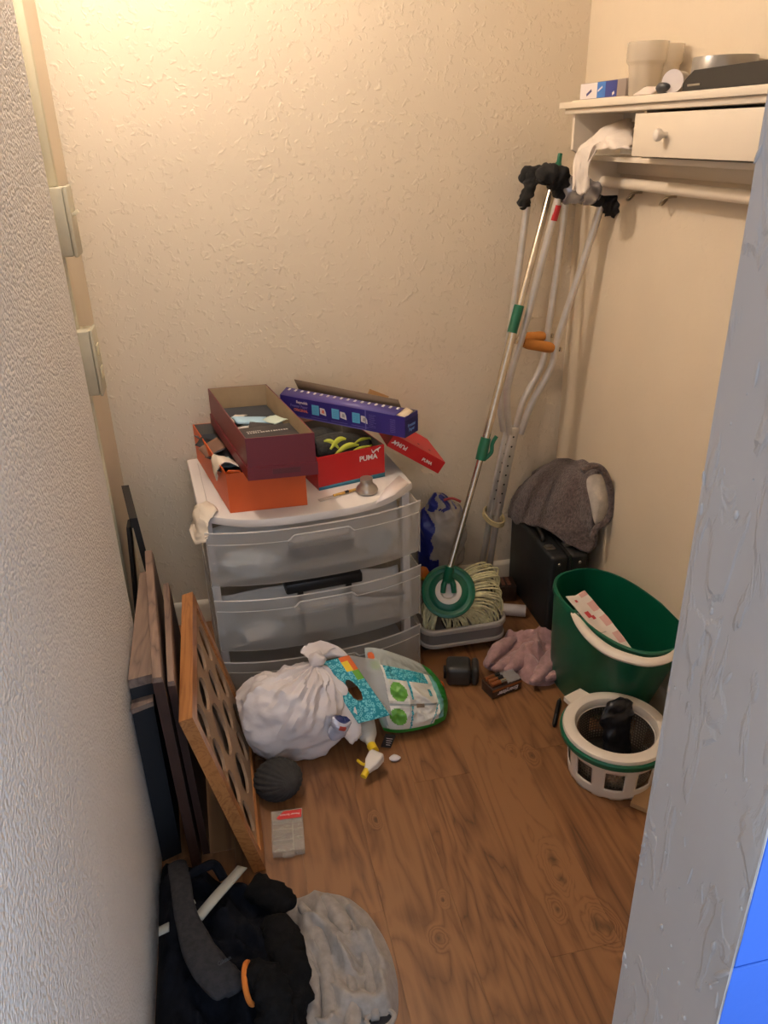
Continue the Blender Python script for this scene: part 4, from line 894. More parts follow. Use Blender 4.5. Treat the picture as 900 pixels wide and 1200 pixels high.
GRNP = mat('leaf_green_print', (104, 168, 62), 0.35); GRNB = mat('green_pack_film', (40, 146, 52), 0.3, var=0.12, vscale=14); WFILM = mat('milky_pack_film', (226, 236, 230), 0.2, alpha=0.45, bump=0.5, bscale=40, bdist=0.004)
WPAN = mat('white_pack_panel', (222, 220, 210), 0.35, var=0.04, vscale=12); BROWNP = mat('taupe_pack_contents', (140, 122, 100), 0.6); TEALF = mat('pale_teal_film', (120, 186, 180), 0.25, var=0.2, vscale=30)
ORD = mat('orange_badge', (222, 104, 48), 0.4); YEL = mat('yellow_badge', (240, 206, 60), 0.4)
B0, B1, T0, T1 = atz(446, 864, 0.015), atz(528, 846, 0.012), aty(424, 752, 1.775), aty(508, 782, 1.80)
wp = thing('wipes_pack', 'clear green-edged pack of wipes leaning on the bottom drawer', 'wipes pack', (B0+B1)/2)
def pack(a, b, side):
    a1_, b1_ = a, b; a = 0.5 + (a1_-.5)*(1 - 0.13*abs(2*b1_-1)**3*(0.3 if b1_ > .5 and a1_ < .5 else 1)); b = 0.5 + (b1_-.5)*(1 - 0.12*abs(2*a1_-1)**3)
    p = B0.lerp(B1, a).lerp(T0.lerp(T1, a), b) + (B1-B0)*(0.10*math.sin(math.pi*b1_)*max(0, a1_-.4))
    a, b = a1_, b1_
    nrm = (B1-B0).cross(T0-B0).normalized()
    bl = 0.072*(max(0, math.sin(math.pi*a))**0.6)*(max(0, math.sin(math.pi*(b*0.92+0.02)))**0.6)*(1-0.75*smooth((b-0.62)/0.38))
    w = 0.022*(ridge((a*1.6, b*1.6, side*3), 2.2, 3)-0.5)*min(1, 6*min(a, 1-a))*min(1, 6*min(b, 1-b))
    return p + nrm*(bl*side*(1.0 if side > 0 else 0.45) + w)
def pm(a, b):
    def el(cx_, cy_, rx_, ry_, an=0.0):
        dx, dy = a-cx_, b-cy_; u_ = dx*math.cos(an)+dy*math.sin(an); v_ = -dx*math.sin(an)+dy*math.cos(an); return (u_/rx_)**2+(v_/ry_)**2 < 1
    if el(0.075, 0.90, 0.045, 0.045): return 6
    if el(0.09, 0.79, 0.06, 0.05): return 1
    if el(0.30, 0.50, 0.10, 0.115) : return 1
    if el(0.24, 0.20, 0.11, 0.10): return 1
    if a > 0.90 - 0.05*b or b < 0.045 + 0.06*(a > 0.75): return 2
    if b > 0.80: return 0
    if b > 0.64 and 0.18 < a < 0.75: return 4
    if b > 0.36 and 0.16 < a < 0.80:
        if abs(a-0.46) < 0.012 and b > 0.42: return 4
        if 0.70 < a < 0.74 and 0.46 < b < 0.56: return 4
        return 3
    if 0.30 < b < 0.36 and 0.5 < a < 0.6: return 5
    if b < 0.33 and 0.08 < a < 0.82:
        if abs(a - 0.40 - (b-0.1)*0.2) < 0.014 or abs(a-0.72-(b-.1)*.3) < 0.01: return 4
        return 3
    if 0.80 <= a: return 7
    return 0
mb = MB(); mb.grid(lambda a, b: pack(a, b, 1), 70, 70, mfn=pm); pko = mb.build('pack_front', [WFILM, GRNP, GRNB, WPAN, TEALP, BROWNP, ORD, TEALF], wp, angle=1.2)
mb = MB(); mb.grid(lambda a, b: pack(a, b, -1), 24, 24, mfn=lambda a, b: 0 if b > 0.7 else 1); mb.build('pack_back', [WFILM, GRNB], wp, angle=1.2)
mb = MB(); mb.grid(lambda a, b: pack(0.06+0.88*a, 0.05+0.62*b, 0.0) , 10, 10); mb.build('wipes_stack', WPAN, wp, solid=0.03)
# printed header with the die-cut hand hole
H00, H10, H11, H01 = aty(374, 777, 1.715), aty(409, 768, 1.735), aty(457, 838, 1.615), aty(420, 848, 1.595)
def head(a, b):
    p = H00.lerp(H10, a).lerp(H01.lerp(H11, a), b)
    return p + Vector((0, -1, 0.3))*(0.010*math.sin(math.pi*b)+0.006*nz((a*3, b*4, 2)))
def hm(a, b):
    if ((a-0.48)/0.17)**2 + ((b-0.50)/0.17)**2 < 1: return -1
    if b < 0.22 and a > 0.62: return 1 if b > 0.06 and a < 0.84 else 2
    if 0.22 <= b < 0.36 and a > 0.78: return 3
    return 0
mb = MB(); mb.grid(head, 40, 60, mfn=hm)
keep = [i for i, k in enumerate(mb.m) if k >= 0]; mb.f = [mb.f[i] for i in keep]; mb.m = [mb.m[i] for i in keep]
hd = thing('printed_wrapper', 'teal letter-printed plastic wrapper with a hand hole between the bags', 'wrapper', H01)
mb.build('wrapper_sheet', [TEALP, YEL, ORD, GRNP], hd, solid=0.001)
mb = MB(); mb.grid(lambda a, b: head(1.0, b*0.9).lerp(pack(0.16, 0.86-0.66*b, 1.0), a), 8, 16); mb.build('clear_gusset', CLEAR, hd)

# spray bottle under the header
WBOT = mat('milky_bottle', (214, 210, 200), 0.3, alpha=0.85); SPW = mat('white_sprayer', (214, 206, 196), 0.4); SPY = mat('yellow_sprayer', (232, 198, 40), 0.4)
n0, n1, n2 = atz(427, 908, 0.030), atz(437, 890, 0.042), atz(453, 870, 0.052)
sp_ = thing('spray_bottle', 'white trigger spray bottle with yellow nozzle lying between the bags', 'spray bottle', atz(440, 890, 0))
ax_ = (n2-n0).normalized(); sd_ = ax_.cross(Vector((0, 0, 1))).normalized(); up2 = sd_.cross(ax_)
def hs(t_, w, h, lift=0.0): c_ = n0 + ax_*t_ + up2*lift; return [c_ - sd_*w - up2*h, c_ + sd_*w - up2*h, c_ + sd_*w + up2*h, c_ - sd_*w + up2*h]
mb = MB(); secs = [hs(0.010, 0.008, 0.007), hs(0.022, 0.011, 0.009, .001), hs(0.036, 0.018, 0.012, 0.002), hs(0.060, 0.021, 0.013, 0.003), hs(0.070, 0.017, 0.011, 0.002)]
vs_ = [p for s_ in secs for p in s_]; mb.add(vs_, [(0, 1, 2, 3), (19, 18, 17, 16)] + [(4*q+i, 4*q+(i+1) % 4, 4*q+4+(i+1) % 4, 4*q+4+i) for q in range(4) for i in range(4)])
ho = mb.build('sprayer_head', SPW, sp_); md = ho.modifiers.new('round', 'BEVEL'); md.width = 0.004; md.segments = 3; md.limit_method = 'ANGLE'; md.angle_limit = 0.6
mb = MB(); mb.tube([n0.lerp(n1, -0.12), n0.lerp(n1, 0.32)], 0.0088, 14); mb.build('nozzle', SPY, sp_)
tg = atz(434, 899, 0.035)
mb = MB(); mb.tube(spline([n1 + Vector((-0.004, 0.004, 0.0)), atz(427, 896, 0.035), atz(419, 891, 0.032)], 5), [0.004]*11, 8); mb.build('trigger', SPY, sp_)
cc = atz(436, 877, 0.042); bb = Vector((cc.x-0.008, cc.y+0.10, 0.058))
mb = MB(); mb.tube([cc + Vector((0.004, -0.012, 0)), cc + Vector((0, 0.012, 0))], 0.0125, 18); mb.build('collar', SPY, sp_)
mb = soft_tube([cc + Vector((0, 0.010, 0)), cc + Vector((0, 0.03, 0.0)), cc + Vector((-0.002, 0.05, 0.004)), bb, bb + Vector((0, 0.05, 0.0)), bb + Vector((0, 0.056, 0))], [0.011, 0.014, 0.026, 0.034, 0.034, 0.004], 0.8, n=20, seed=3, amp=0.02); mb.build('bottle', WBOT, sp_)
mb = MB(); q = aty(455, 868, 1.595)
mb.box((-0.014, -0.002, -0.022), (0.014, 0.002, 0.02), Matrix.Translation(q) @ Matrix.Rotation(0.35, 4, 'Y')); bt = mb.build('hang_tag', mat('black_tag', (34, 34, 34), 0.5))
fill(bt, 'black printed card tag beside the spray bottle', 'tag')
for k in range(4):
    mb = MB(); mb.box((-0.009+0.002*k, -0.0026, 0.008-k*0.007), (0.009, -0.002, 0.0095-k*0.007), Matrix.Translation(q) @ Matrix.Rotation(0.35, 4, 'Y')); mb.build('print_line', PALE, bt)
mb = crumple(atz(462, 888, 0.008), (0.016, 0.010, 0.006), 5, 0.5, 40, 24, 14, flat=0.001)
fill(mb.build('plastic_strip', BAGW), 'torn bit of white film on the floor beside the spray bottle', 'plastic scrap')

# knitted hat and the little parts case
hc = Vector((0.022, 1.512, 0.0))
HAT = mat('charcoal_rib_knit', (50, 48, 46), 0.95, var=0.2, vscale=60, bump=0.4, bscale=260)
mb = MB()
def hat(a, b):
    th = 2*math.pi*a; ph = b*math.pi*0.998+0.001
    d = Vector((math.sin(ph)*math.cos(th), math.sin(ph)*math.sin(th), math.cos(ph)))
    k = 1 + 0.10*abs(math.sin(th*11)) * math.sin(ph)
    q = Matrix.Rotation(0.5, 3, 'Z') @ Matrix.Rotation(1.1, 3, 'X') @ Vector((d.x*0.055*k, d.y*0.048*k, d.z*0.074))
    q += Vector((hc.x, hc.y, 0.042)); q.z = max(q.z, 0.002); return q
mb.grid(hat, 104, 26, cu=True); fill(mb.build('knit_hat', HAT, angle=1.5), 'charcoal ribbed knit hat tucked under the white grocery bag', 'hat')
cM = frame(atz(320, 1006, 0.0012), atz(356, 1001, 0.0012)-atz(320, 1006, 0.0012), Vector((0, 1, 0)))
pc = thing('parts_case', 'small clear parts case with a red label on the floor', 'parts case', cM.translation)
CASE = mat('clear_case_plastic', (206, 196, 182), 0.2, alpha=0.3)
mb = MB(); open_box(mb, 0.074, 0.122, 0.016, 0.0016, cM); mb.build('tray', CASE, pc, smooth=False)
mb = MB(); mb.box((-0.001, -0.001, 0.016), (0.075, 0.123, 0.0185), cM, bev=0.001); ld = mb.build('clear_lid', CASE, pc)
for y in (0.034, 0.066, 0.094):
    mb = MB(); mb.box((0.002, y, 0.002), (0.048 if y < .09 else 0.072, y+0.0016, 0.0155), cM); mb.build('divider', mat('case_divider', (206, 196, 182), 0.35, alpha=0.7), pc, smooth=False)
mb = MB(); mb.box((0.048, 0.002, 0.002), (0.0496, 0.094, 0.0155), cM); mb.build('divider', MATS['case_divider'], pc, smooth=False)
for k in range(26):
    x, y = random.uniform(0.006, 0.068), random.choice((random.uniform(0.006, 0.030), random.uniform(0.040, 0.062), random.uniform(0.072, 0.088))); an = random.uniform(0, 3)
    dx, dy = 0.008*math.cos(an), 0.004*math.sin(an)
    mb = MB(); mb.tube([cM @ Vector((x-dx, y-dy, 0.004)), cM @ Vector((x+dx, y+dy, 0.0045))], 0.0012, 6); mb.build('screw', mat('zinc_screw', (150, 146, 138), 0.35, metal=0.8), pc)
RLAB = mat('red_label', (196, 44, 44), 0.45)
mb = MB(); mb.prism([(0.018, 0.094), (0.071, 0.094), (0.073, 0.118), (0.030, 0.118), (0.012, 0.100)], 0.0186, 0.0190, cM); rb = mb.build('red_label', RLAB, ld, smooth=False)
text_part('Power Screws', 0.0085, cM @ Matrix.Translation((0.045, 0.107, 0.0191)) @ Matrix.Rotation(math.pi, 4, 'Z'), WPRINT, rb) if False else text_part('Power Screws', 0.0082, cM @ Matrix.Translation((0.044, 0.106, 0.0191)) @ Matrix.Rotation(math.pi, 4, 'Z'), WPRINT, pc)
mb = MB(); mb.box((0.022, -0.010, 0.006), (0.050, 0.0, 0.0165), cM, bev=0.002); mb.build('catch', CASE, pc)

# ================================================================ MOP, CRUTCHES, SUITCASE, BUCKET
GREEN = mat('green_plastic', (12, 96, 68), 0.35, var=0.05, vscale=10)
DGREEN = mat('bucket_green', (10, 88, 64), 0.34, var=0.08, vscale=6)
STEEL = mat('polished_steel', (206, 196, 180), 0.22, metal=0.95, var=0.05, vscale=30)
ALU = mat('satin_aluminium', (214, 210, 204), 0.33, metal=0.65, var=0.05, vscale=40)
WHP = mat('ivory_white_plastic', (226, 216, 202), 0.4)
BCLOTH = mat('black_cloth_wrap', (28, 27, 26), 0.95, var=0.3, vscale=60, bump=0.5, bscale=150)
# grey tub the mop stands in, and what it rests on
def rrect(x0, y0, x1, y1, r, n=6):
    out = []
    for cx_, cy_, a in ((x1-r, y1-r, 0), (x0+r, y1-r, 90), (x0+r, y0+r, 180), (x1-r, y0+r, 270)):
        for k in range(n+1):
            t_ = math.radians(a + 90*k/n); out.append((cx_+r*math.cos(t_), cy_+r*math.sin(t_)))
    return out
TUBG = mat('grey_tub_plastic', (122, 118, 114), 0.45); TUBL = mat('light_grey_rim', (176, 170, 162), 0.4)
def ringed(mb, secs, mi=0):
    """secs: list of (outline list of (x,y), z)"""
    k = len(secs[0][0]); vs = [(x, y, z) for o_, z in secs for x, y in o_]
    mb.add(vs, [(q*k+i, q*k+(i+1) % k, (q+1)*k+(i+1) % k, (q+1)*k+i) for q in range(len(secs)-1) for i in range(k)], None, mi)
X0, X1, Y0, Y1 = 0.515, 0.800, 1.955, 2.200
tub = thing('storage_tub', 'low grey plastic tub under the mop head beside the cart', 'tub', ((X0+X1)/2, (Y0+Y1)/2, 0.028))
def rr(i, r=0.05): return rrect(X0+i, Y0+i, X1-i, Y1-i, max(0.004, r-i))
mb = MB(); ringed(mb, [(rr(0.018), 0.028), (rr(0.006), 0.040), (rr(0.003), 0.088), (rr(0.008), 0.088), (rr(0.012), 0.040), (rr(0.10, 0.102), 0.038)]); mb.build('tub_body', TUBG, tub)
mb = MB(); ringed(mb, [(rr(0.0), 0.082), (rr(-0.003, .053), 0.086), (rr(-0.003, .053), 0.097), (rr(0.0), 0.100), (rr(0.008), 0.100), (rr(0.010), 0.086), (rr(0.0), 0.082)]); mb.build('tub_rim', TUBL, tub)
mb = MB(); ringed(mb, [(rr(0.010), 0.030), (rr(0.001), 0.033), (rr(0.001), 0.042), (rr(0.006), 0.045), (rr(0.012), 0.04), (rr(0.010), 0.030)]); mb.build('foot_band', TUBL, tub)
mb = MB(); mb.box((0.53, 2.0, 0.0), (0.78, 2.18, 0.026), bev=0.006); fill(mb.build('floor_sweeper', BLK), 'flat black appliance base under the grey tub', 'appliance')
# mop
disc_c = Vector((0.612, 2.005, 0.208)); dn = (CP - disc_c).normalized(); dn = (dn + Vector((0.0, 0.0, 0.12))).normalized()
DK = frame(disc_c, Vector((1, -0.25, 0)), dn.cross(Vector((1, -0.25, 0))));
mop = thing('mop', 'green disc string mop with a telescopic steel handle leaning in the corner', 'mop', (0.64, 2.03, 0.10))
mb = MB(); mb.lathe([(0.0, -0.012), (0.070, -0.012), (0.081, -0.008), (0.084, -0.002), (0.082, 0.003), (0.074, 0.005), (0.068, 0.002), (0.062, 0.002), (0.058, 0.006), (0.042, 0.008), (0.040, 0.004)], 48, DK); dk = mb.build('mop_disc', GREEN, mop)
mb = MB(); mb.lathe([(0.041, 0.004), (0.041, 0.009), (0.037, 0.011), (0.026, 0.010), (0.023, 0.004), (0.020, -0.004), (0.0, -0.005)], 36, DK); mb.build('hub_ring', WHP, dk)
h_bot = disc_c + dn*0.014; 
def hp(px, py):      # a point on the handle: the pixel gives its height, its depth runs from the head to the corner
    t_ = (690-py)/(690-188); return aty(px, py, lerp(1.992, 2.235, t_))
hA, hB, hC, hD, hE = hp(524, 676), hp(566, 527), hp(604.5, 376), hp(648, 213), hp(655, 186)
mb = MB()
for s in (-1, 1):
    mb.tube([disc_c + DK.to_3x3() @ Vector((s*0.017, -0.004, 0.008)), disc_c + DK.to_3x3() @ Vector((s*0.015, 0.018, 0.02)), disc_c + DK.to_3x3() @ Vector((s*0.007, 0.038, 0.026))], [0.008, 0.009, 0.009], 10)
mb.build('yoke', GREEN, mop)
kn = disc_c + DK.to_3x3() @ Vector((0.0, 0.036, 0.026))
hz = (hB-hA).normalized()
mb = MB(); mb.tube([kn, kn.lerp(hA, 0.6), hA + hz*0.035], [0.016, 0.015, 0.0135], 16); mb.build('handle_socket', GREEN, mop)
mb = MB(); mb.tube([hA, hB], 0.0095, 16); mb.build('lower_tube', STEEL, mop)
mb = MB(); mb.tube([hB - hz*0.002, hC], 0.0118, 16); mb.build('upper_tube', STEEL, mop)
mb = MB(); mb.tube([hC - hz*0.002, hD], 0.0100, 16); mb.build('top_tube', STEEL, mop)
mb = MB(); mb.tube([hp(563, 539), hp(566, 527), hp(569.5, 513)], [0.0155, 0.0165, 0.015], 18)
sidev = hz.cross(Vector((0, 1, 0))).normalized()*-1
mb.tube(spline([hp(563, 538) + Vector((0.010, -0.006, 0)), hp(566, 530) + Vector((0.023, -0.008, 0)), hp(569, 520) + Vector((0.018, -0.008, 0)), hp(571, 511) + Vector((0.026, -0.008, 0))], 5), 0.006, 8); mb.build('lock_lever', GREEN, mop)
mb = MB(); mb.tube([hp(600, 390), hp(608.5, 358)], 0.0145, 18); mb.build('collar', GREEN, mop)
mb = MB(); mb.tube([hp(649, 210), hp(652, 200), hp(653.5, 194), hp(655, 190), hp(656.5, 180)], [0.014, 0.0145, 0.012, 0.007, 0.0065], 14); mb.build('end_grip', GREEN, mop)
YARN = mat('cream_mop_yarn', (206, 200, 158), 0.95, var=0.16, vscale=60, bump=0.6, bscale=280)
mb = MB(); rnd = random.Random(3)
D3 = DK.to_3x3()
for k in range(210):
    an = rnd.uniform(-2.9, 1.75) if k < 140 else rnd.uniform(1.5, 2.6)
    r0 = 0.070; st = disc_c + D3 @ Vector((r0*math.cos(an), r0*math.sin(an), -0.010 - rnd.uniform(0, 0.014)))
    out = Vector((D3 @ Vector((math.cos(an), math.sin(an), 0))))
    # strands fan to the right and slump into the tub
    L_ = rnd.uniform(0.05, 0.10) if -1.7 < an < 1.0 else rnd.uniform(0.03, 0.07) if an <= -1.7 else rnd.uniform(0.012, 0.024)
    ex = Vector((0.62*L_*1.3 if -2.0 < an < 1.0 else 0.0, 0.1*L_, 0)) + Vector((out.x*0.6, out.y*0.3, out.z*0.6))*L_
    p1 = st + ex*0.35 + Vector((0, -0.004, 0.006)); p2 = st + ex*0.8 + Vector((rnd.uniform(-.008, .008), rnd.uniform(-.008, .008), -0.010)); p3 = st + ex + Vector((rnd.uniform(-.012, .012), rnd.uniform(-.014, .004), -0.045 - rnd.uniform(0, .02)))
    ps = [st, p1, p2, p3]
    for p in ps:
        p.x = min(max(p.x, X0+0.018), X1-0.018 + 0.0); p.y = min(max(p.y, Y0+0.018), Y1-0.02); p.z = max(p.z, 0.048 + 0.012*rnd.random())
    mb.tube(spline(ps, 4), 0.0028, 5)
ya = mb.build('mop_yarn', YARN, mop); ya['kind'] = 'stuff'
# crutches
def crutch(label, L_top, L_pts, R_top, R_pts, join, tip, ytop, ybot, pad_mat, grip_px):
    yy = lambda py: lerp(ytop, ybot, (py-230)/(700-230))
    g = lambda p: aty(p[0], p[1], yy(p[1]))
    tp = g(tip); 
    t = thing('crutch', label, 'crutch', (tp.x, tp.y, 0), 'crutches leaning in the corner')
    for pts in ([L_top] + L_pts, [R_top] + R_pts):
        mb = MB(); mb.tube(spline([g(p) for p in pts], 6), 0.0105, 14); mb.build('side_tube', ALU, t)
    a, b = g(join[0]), g(join[1]); ax_ = (b-a).normalized(); sd_ = Vector((1, 0, 0)); 
    cm = frame(a, ax_, Vector((0, 1, 0)).cross(ax_))
    Ln = (b-a).length
    mb = MB(); mb.box((0, -0.0155, -0.008), (Ln, 0.0155, 0.008), cm, bev=0.005); ce = mb.build('centre_channel', ALU, t)
    for k in range(8):
        f_ = 0.10 + k*0.105; c0 = cm @ Vector((Ln*f_, 0, 0))
        dcam = (Vector((0, -1, 0.15))).normalized()
        zl = 0.0082 if (cm.to_3x3() @ Vector((0, 0, 1))).dot(dcam) > 0 else -0.0082
        mb = MB(); mb.lathe([(0, 0), (0.0032, 0), (0.0032, 0.0006), (0, 0.0006)], 10, cm @ Matrix.Translation((Ln*f_, 0, zl-0.0003))); mb.build('adjust_hole', BLK, ce)
    lo_ = Vector((tp.x, tp.y, 0.0)); mb = MB(); mb.tube([b - ax_*0.05, lo_ + Vector((0, 0, 0.05))], 0.0105, 14); mb.build('lower_tube', ALU, t)
    mb = MB(); mb.lathe([(0, 0.0), (0.019, 0.0), (0.021, 0.004), (0.018, 0.012), (0.0145, 0.022), (0.0135, 0.055), (0.011, 0.055)], 18, Matrix.Translation((lo_.x, lo_.y, 0.0))); mb.build('rubber_tip', mat('rubber_tip', (120, 110, 96), 0.8), t)
    ga, gb = g(grip_px[0]), g(grip_px[1])
    mb = MB(); mb.tube([ga.lerp(gb, k/10) for k in range(11)], [0.0125, 0.0155, 0.0165, 0.0165, 0.016, 0.016, 0.016, 0.0165, 0.0165, 0.0155, 0.0125], 18); mb.build('hand_grip', mat('amber_foam_grip', (186, 118, 46), 0.7, var=0.08, vscale=30), t)
    d_ = (gb-ga).normalized()
    for e_, s in ((ga, -1), (gb, 1)):
        mb = MB(); mb.tube([e_ + d_*s*0.0, e_ + d_*s*0.026], 0.004, 10); mb.tube([e_ + d_*s*0.022, e_ + d_*s*0.028], 0.0075, 6); mb.build('grip_bolt', STEEL, t)
    return t, g
ck, gk = crutch('aluminium crutch with black cloth on its arm pad against the back wall', (620, 226), [(611, 290), (601, 365), (590, 440), (586, 475), (590, 505)], (664, 226), [(655, 300), (641, 395), (634, 430), (613, 470), (604, 505)],
    ((597, 498), (575, 600)), (560, 697), 2.300, 2.275, BCLOTH, ((609, 396), (638, 394)))
cf2, gf = crutch('aluminium crutch with a silver taped arm pad under the shelf end', (654, 232), [(634, 310), (613, 390), (598, 440), (594, 470), (597, 508)], (706, 236), [(684, 305), (655, 392), (645, 432), (622, 475), (610, 508)],
    ((603, 500), (582, 604)), (569, 702), 2.120, 2.235, BCLOTH, ((614, 402), (648, 408)))
# arm pads: black cloth wrapped bunches, silver tape
def pad(pts, rad, m_, name, par, seed, amp=0.22, flat=0.9):
    mb = soft_tube(pts, rad, flat, n=22, seed=seed, amp=amp); return mb.build(name, m_, par, angle=2)
pad([gk((612, 214)), gk((618, 206)), gk((628, 204)), gk((640, 206)), gk((656, 208)), gk((668, 212))], [0.012, 0.026, 0.030, 0.026, 0.026, 0.012], BCLOTH, 'arm_pad', ck, 2, 0.42)
pad([gk((618, 200)) + Vector((0, -0.03, 0)), gk((617, 214)) + Vector((0, -0.034, 0)), gk((612, 228)) + Vector((0, -0.034, 0)), gk((609, 240)) + Vector((0, -0.03, 0)), gk((609, 245)) + Vector((0, -.03, 0))], [0.010, 0.020, 0.020, 0.016, 0.004], BCLOTH, 'cloth_end', ck, 5, 0.55)
pad([gf((634, 214)) + Vector((0, -0.0, 0)), gf((640, 206)), gf((650, 206)), gf((658, 214)), gf((660, 226))], [0.016, 0.032, 0.034, 0.030, 0.016], BCLOTH, 'cloth_wrap', cf2, 8, 0.4)
pad([gf((652, 222)), gf((664, 226)), gf((684, 228)), gf((704, 234))], [0.022, 0.024, 0.024, 0.022], BCLOTH, 'arm_pad', cf2, 3, 0.1)
TAPE = mat('silver_wrapped_film', (168, 168, 174), 0.2, metal=0.65, var=0.3, vscale=18, bump=0.8, bscale=22, bdist=0.006)
pad([gf((656, 222)), gf((659, 221)), gf((668, 222)), gf((680, 222)), gf((694, 226)), gf((700, 229))], [0.020, 0.036, 0.040, 0.038, 0.036, 0.022], TAPE, 'silver_tape', cf2, 6, 0.16)
pad([gf((704, 232)), gf((710, 238)) + Vector((0.01, 0, -0.004)), gf((718, 243)) + Vector((0.006, 0, -0.003)), gf((724, 246))], [0.016, 0.028, 0.030, 0.012], BCLOTH, 'cloth_end', cf2, 9, 0.5)
mb = MB(); a = gf((653, 240)); b = gf((648, 258)); mb.tube([a + Vector((0, -0.002, 0)), b + Vector((0, -0.002, 0))], 0.0108, 12); mb.build('red_mark', mat('red_sticker', (196, 40, 44), 0.4), cf2)
# elastic band around both crutches
c0 = (gk((575, 605)) + gf((582, 606)))/2
mb = MB(); ax_ = (gf((603, 500))-gf((582, 604))).normalized(); s_ = Vector((1, 0, 0)); s_ = (s_ - ax_*s_.dot(ax_)).normalized(); w_ = ax_.cross(s_)
pts = [c0 + s_*0.030*math.cos(q*2*math.pi/32) + w_*0.058*math.sin(q*2*math.pi/32) for q in range(33)]
for dz in (-0.006, 0.0, 0.006): mb.tube([p + ax_*dz for p in pts], 0.0042, 6, caps=False)
fill(mb.build('elastic_band', mat('beige_elastic', (172, 156, 116), 0.8)), 'beige elastic band tying the two crutches together', 'band')

# suitcase under the bath mat
SUIT = mat('black_vinyl_case', (30, 33, 34), 0.5, var=0.25, vscale=9, bump=0.3, bscale=180)
sc = thing('suitcase', 'black hard suitcase with chrome latches standing on its long edge', 'suitcase', (1.0, 2.15, 0))
sx0, sx1, sy0, sy1, sz = 0.938, 1.068, 1.985, 2.335, 0.292
mb = MB(); mb.box((sx0, sy0, 0.0), ((sx0+sx1)/2-0.0015, sy1, sz), bev=0.014, seg=3); mb.build('case_half', SUIT, sc)
mb = MB(); mb.box(((sx0+sx1)/2+0.0015, sy0, 0.0), (sx1, sy1, sz), bev=0.014, seg=3); mb.build('case_half', SUIT, sc)
mb = MB(); xm = (sx0+sx1)/2; mb.box((xm-0.004, sy0-0.002, 0.004), (xm+0.004, sy1, sz+0.002), bev=0.001); mb.build('closing_band', mat('dark_metal_trim', (78, 78, 76), 0.35, metal=0.8), sc)
CHR = mat('dull_chrome', (160, 156, 148), 0.28, metal=0.9)
for xq, yy in ((0.958, 2.045), (1.022, 2.052)):
    mb = MB(); mb.box((xq-0.016, yy-0.014, sz), (xq+0.016, yy+0.014, sz+0.005), bev=0.002); la = mb.build('latch', CHR, sc)
    mb = MB(); mb.box((xq-0.014, yy-0.008, sz+0.004), (xq+0.006, yy+0.008, sz+0.011), bev=0.002); mb.build('latch_flap', CHR, la)
mb = MB(); mb.tube(spline([(0.955, 2.095, sz), (0.957, 2.100, sz+0.014), (0.962, 2.15, sz+0.018), (0.968, 2.20, sz+0.014), (0.968, 2.205, sz)], 6), 0.0075, 10); mb.build('carry_handle', BLK, sc)
for z in (0.03, sz-0.03):
    for x in (sx0+0.03, sx1-0.03):
        mb = MB(); mb.lathe([(0, 0.003), (0.004, 0.002), (0.005, 0.0)], 10, Matrix.Translation((x, sy0, z)) @ Matrix.Rotation(math.pi/2, 4, 'X')); mb.build('rivet', CHR, sc)
# bath mat
PILE = mat('mauve_grey_pile', (98, 84, 80), 1.0, var=0.35, vscale=110, bump=1.0, bscale=190, bdist=0.006, sheen=0.3)
bmt = thing('bath_mat', 'mauve grey shaggy bath mat draped over the black suitcase', 'bath mat', (1.0, 2.12, sz))
Rws = [[aty(597, 606, 2.325), aty(607, 613, 2.27), aty(621, 615, 2.20), aty(643, 622, 2.10), aty(664, 636, 2.04), aty(690, 648, 1.975)],
       [aty(598, 595, 2.33), aty(612, 592, 2.27), aty(632, 596, 2.19), aty(654, 606, 2.10), aty(676, 622, 2.02), aty(697, 638, 1.965)],
       [aty(604, 578, 2.33), aty(624, 566, 2.28), aty(645, 566, 2.20), aty(664, 575, 2.11), aty(683, 592, 2.03), aty(697, 605, 1.97)],
       [aty(618, 562, 2.335), aty(640, 549, 2.30), aty(660, 546, 2.23), aty(677, 552, 2.13), aty(690, 565, 2.05), aty(698, 578, 1.99)],
       [aty(632, 552, 2.34), aty(650, 543, 2.32), aty(668, 541, 2.26), aty(684, 541, 2.17), aty(694, 549, 2.09), aty(700, 556, 2.03)],
       [aty(640, 556, 2.345), aty(656, 546, 2.335), aty(674, 543, 2.29), aty(690, 542, 2.20), aty(702, 546, 2.12), aty(708, 552, 2.06)]]
drape_tissue('mat_pile', '', Rws, 5, 0.012, bmt, PILE, solid=0.014, sub=5)
UND = mat('mat_backing', (224, 214, 200), 0.9, var=0.06, vscale=60, bump=0.5, bscale=200)
und = [(688, 562), (692, 590), (698, 615), (707, 608), (713, 590), (711, 570), (703, 556)]
uo = [aty(x, y, lerp(1.955, 1.945, (y-556)/60)) for x, y in und]
mb = MB(); lp = spline(uo, 6, closed=True); cu_ = sum(lp, Vector())/len(lp); vs = [cu_] + lp; mb.add(vs, [(0, i+1, (i+1) % len(lp)+1) for i in range(len(lp))]); mb.build('mat_underside', UND, bmt, solid=0.004)
rim = [aty(x, y, lerp(1.955, 1.94, (y-548)/70)) for x, y in [(682, 552), (694, 546), (706, 551), (714, 568), (717, 592), (711, 610), (699, 619), (694, 630)]]
mb = MB(); mb.tube(spline(rim, 6), 0.0105, 10); mb.build('bound_edge', PILE, bmt)

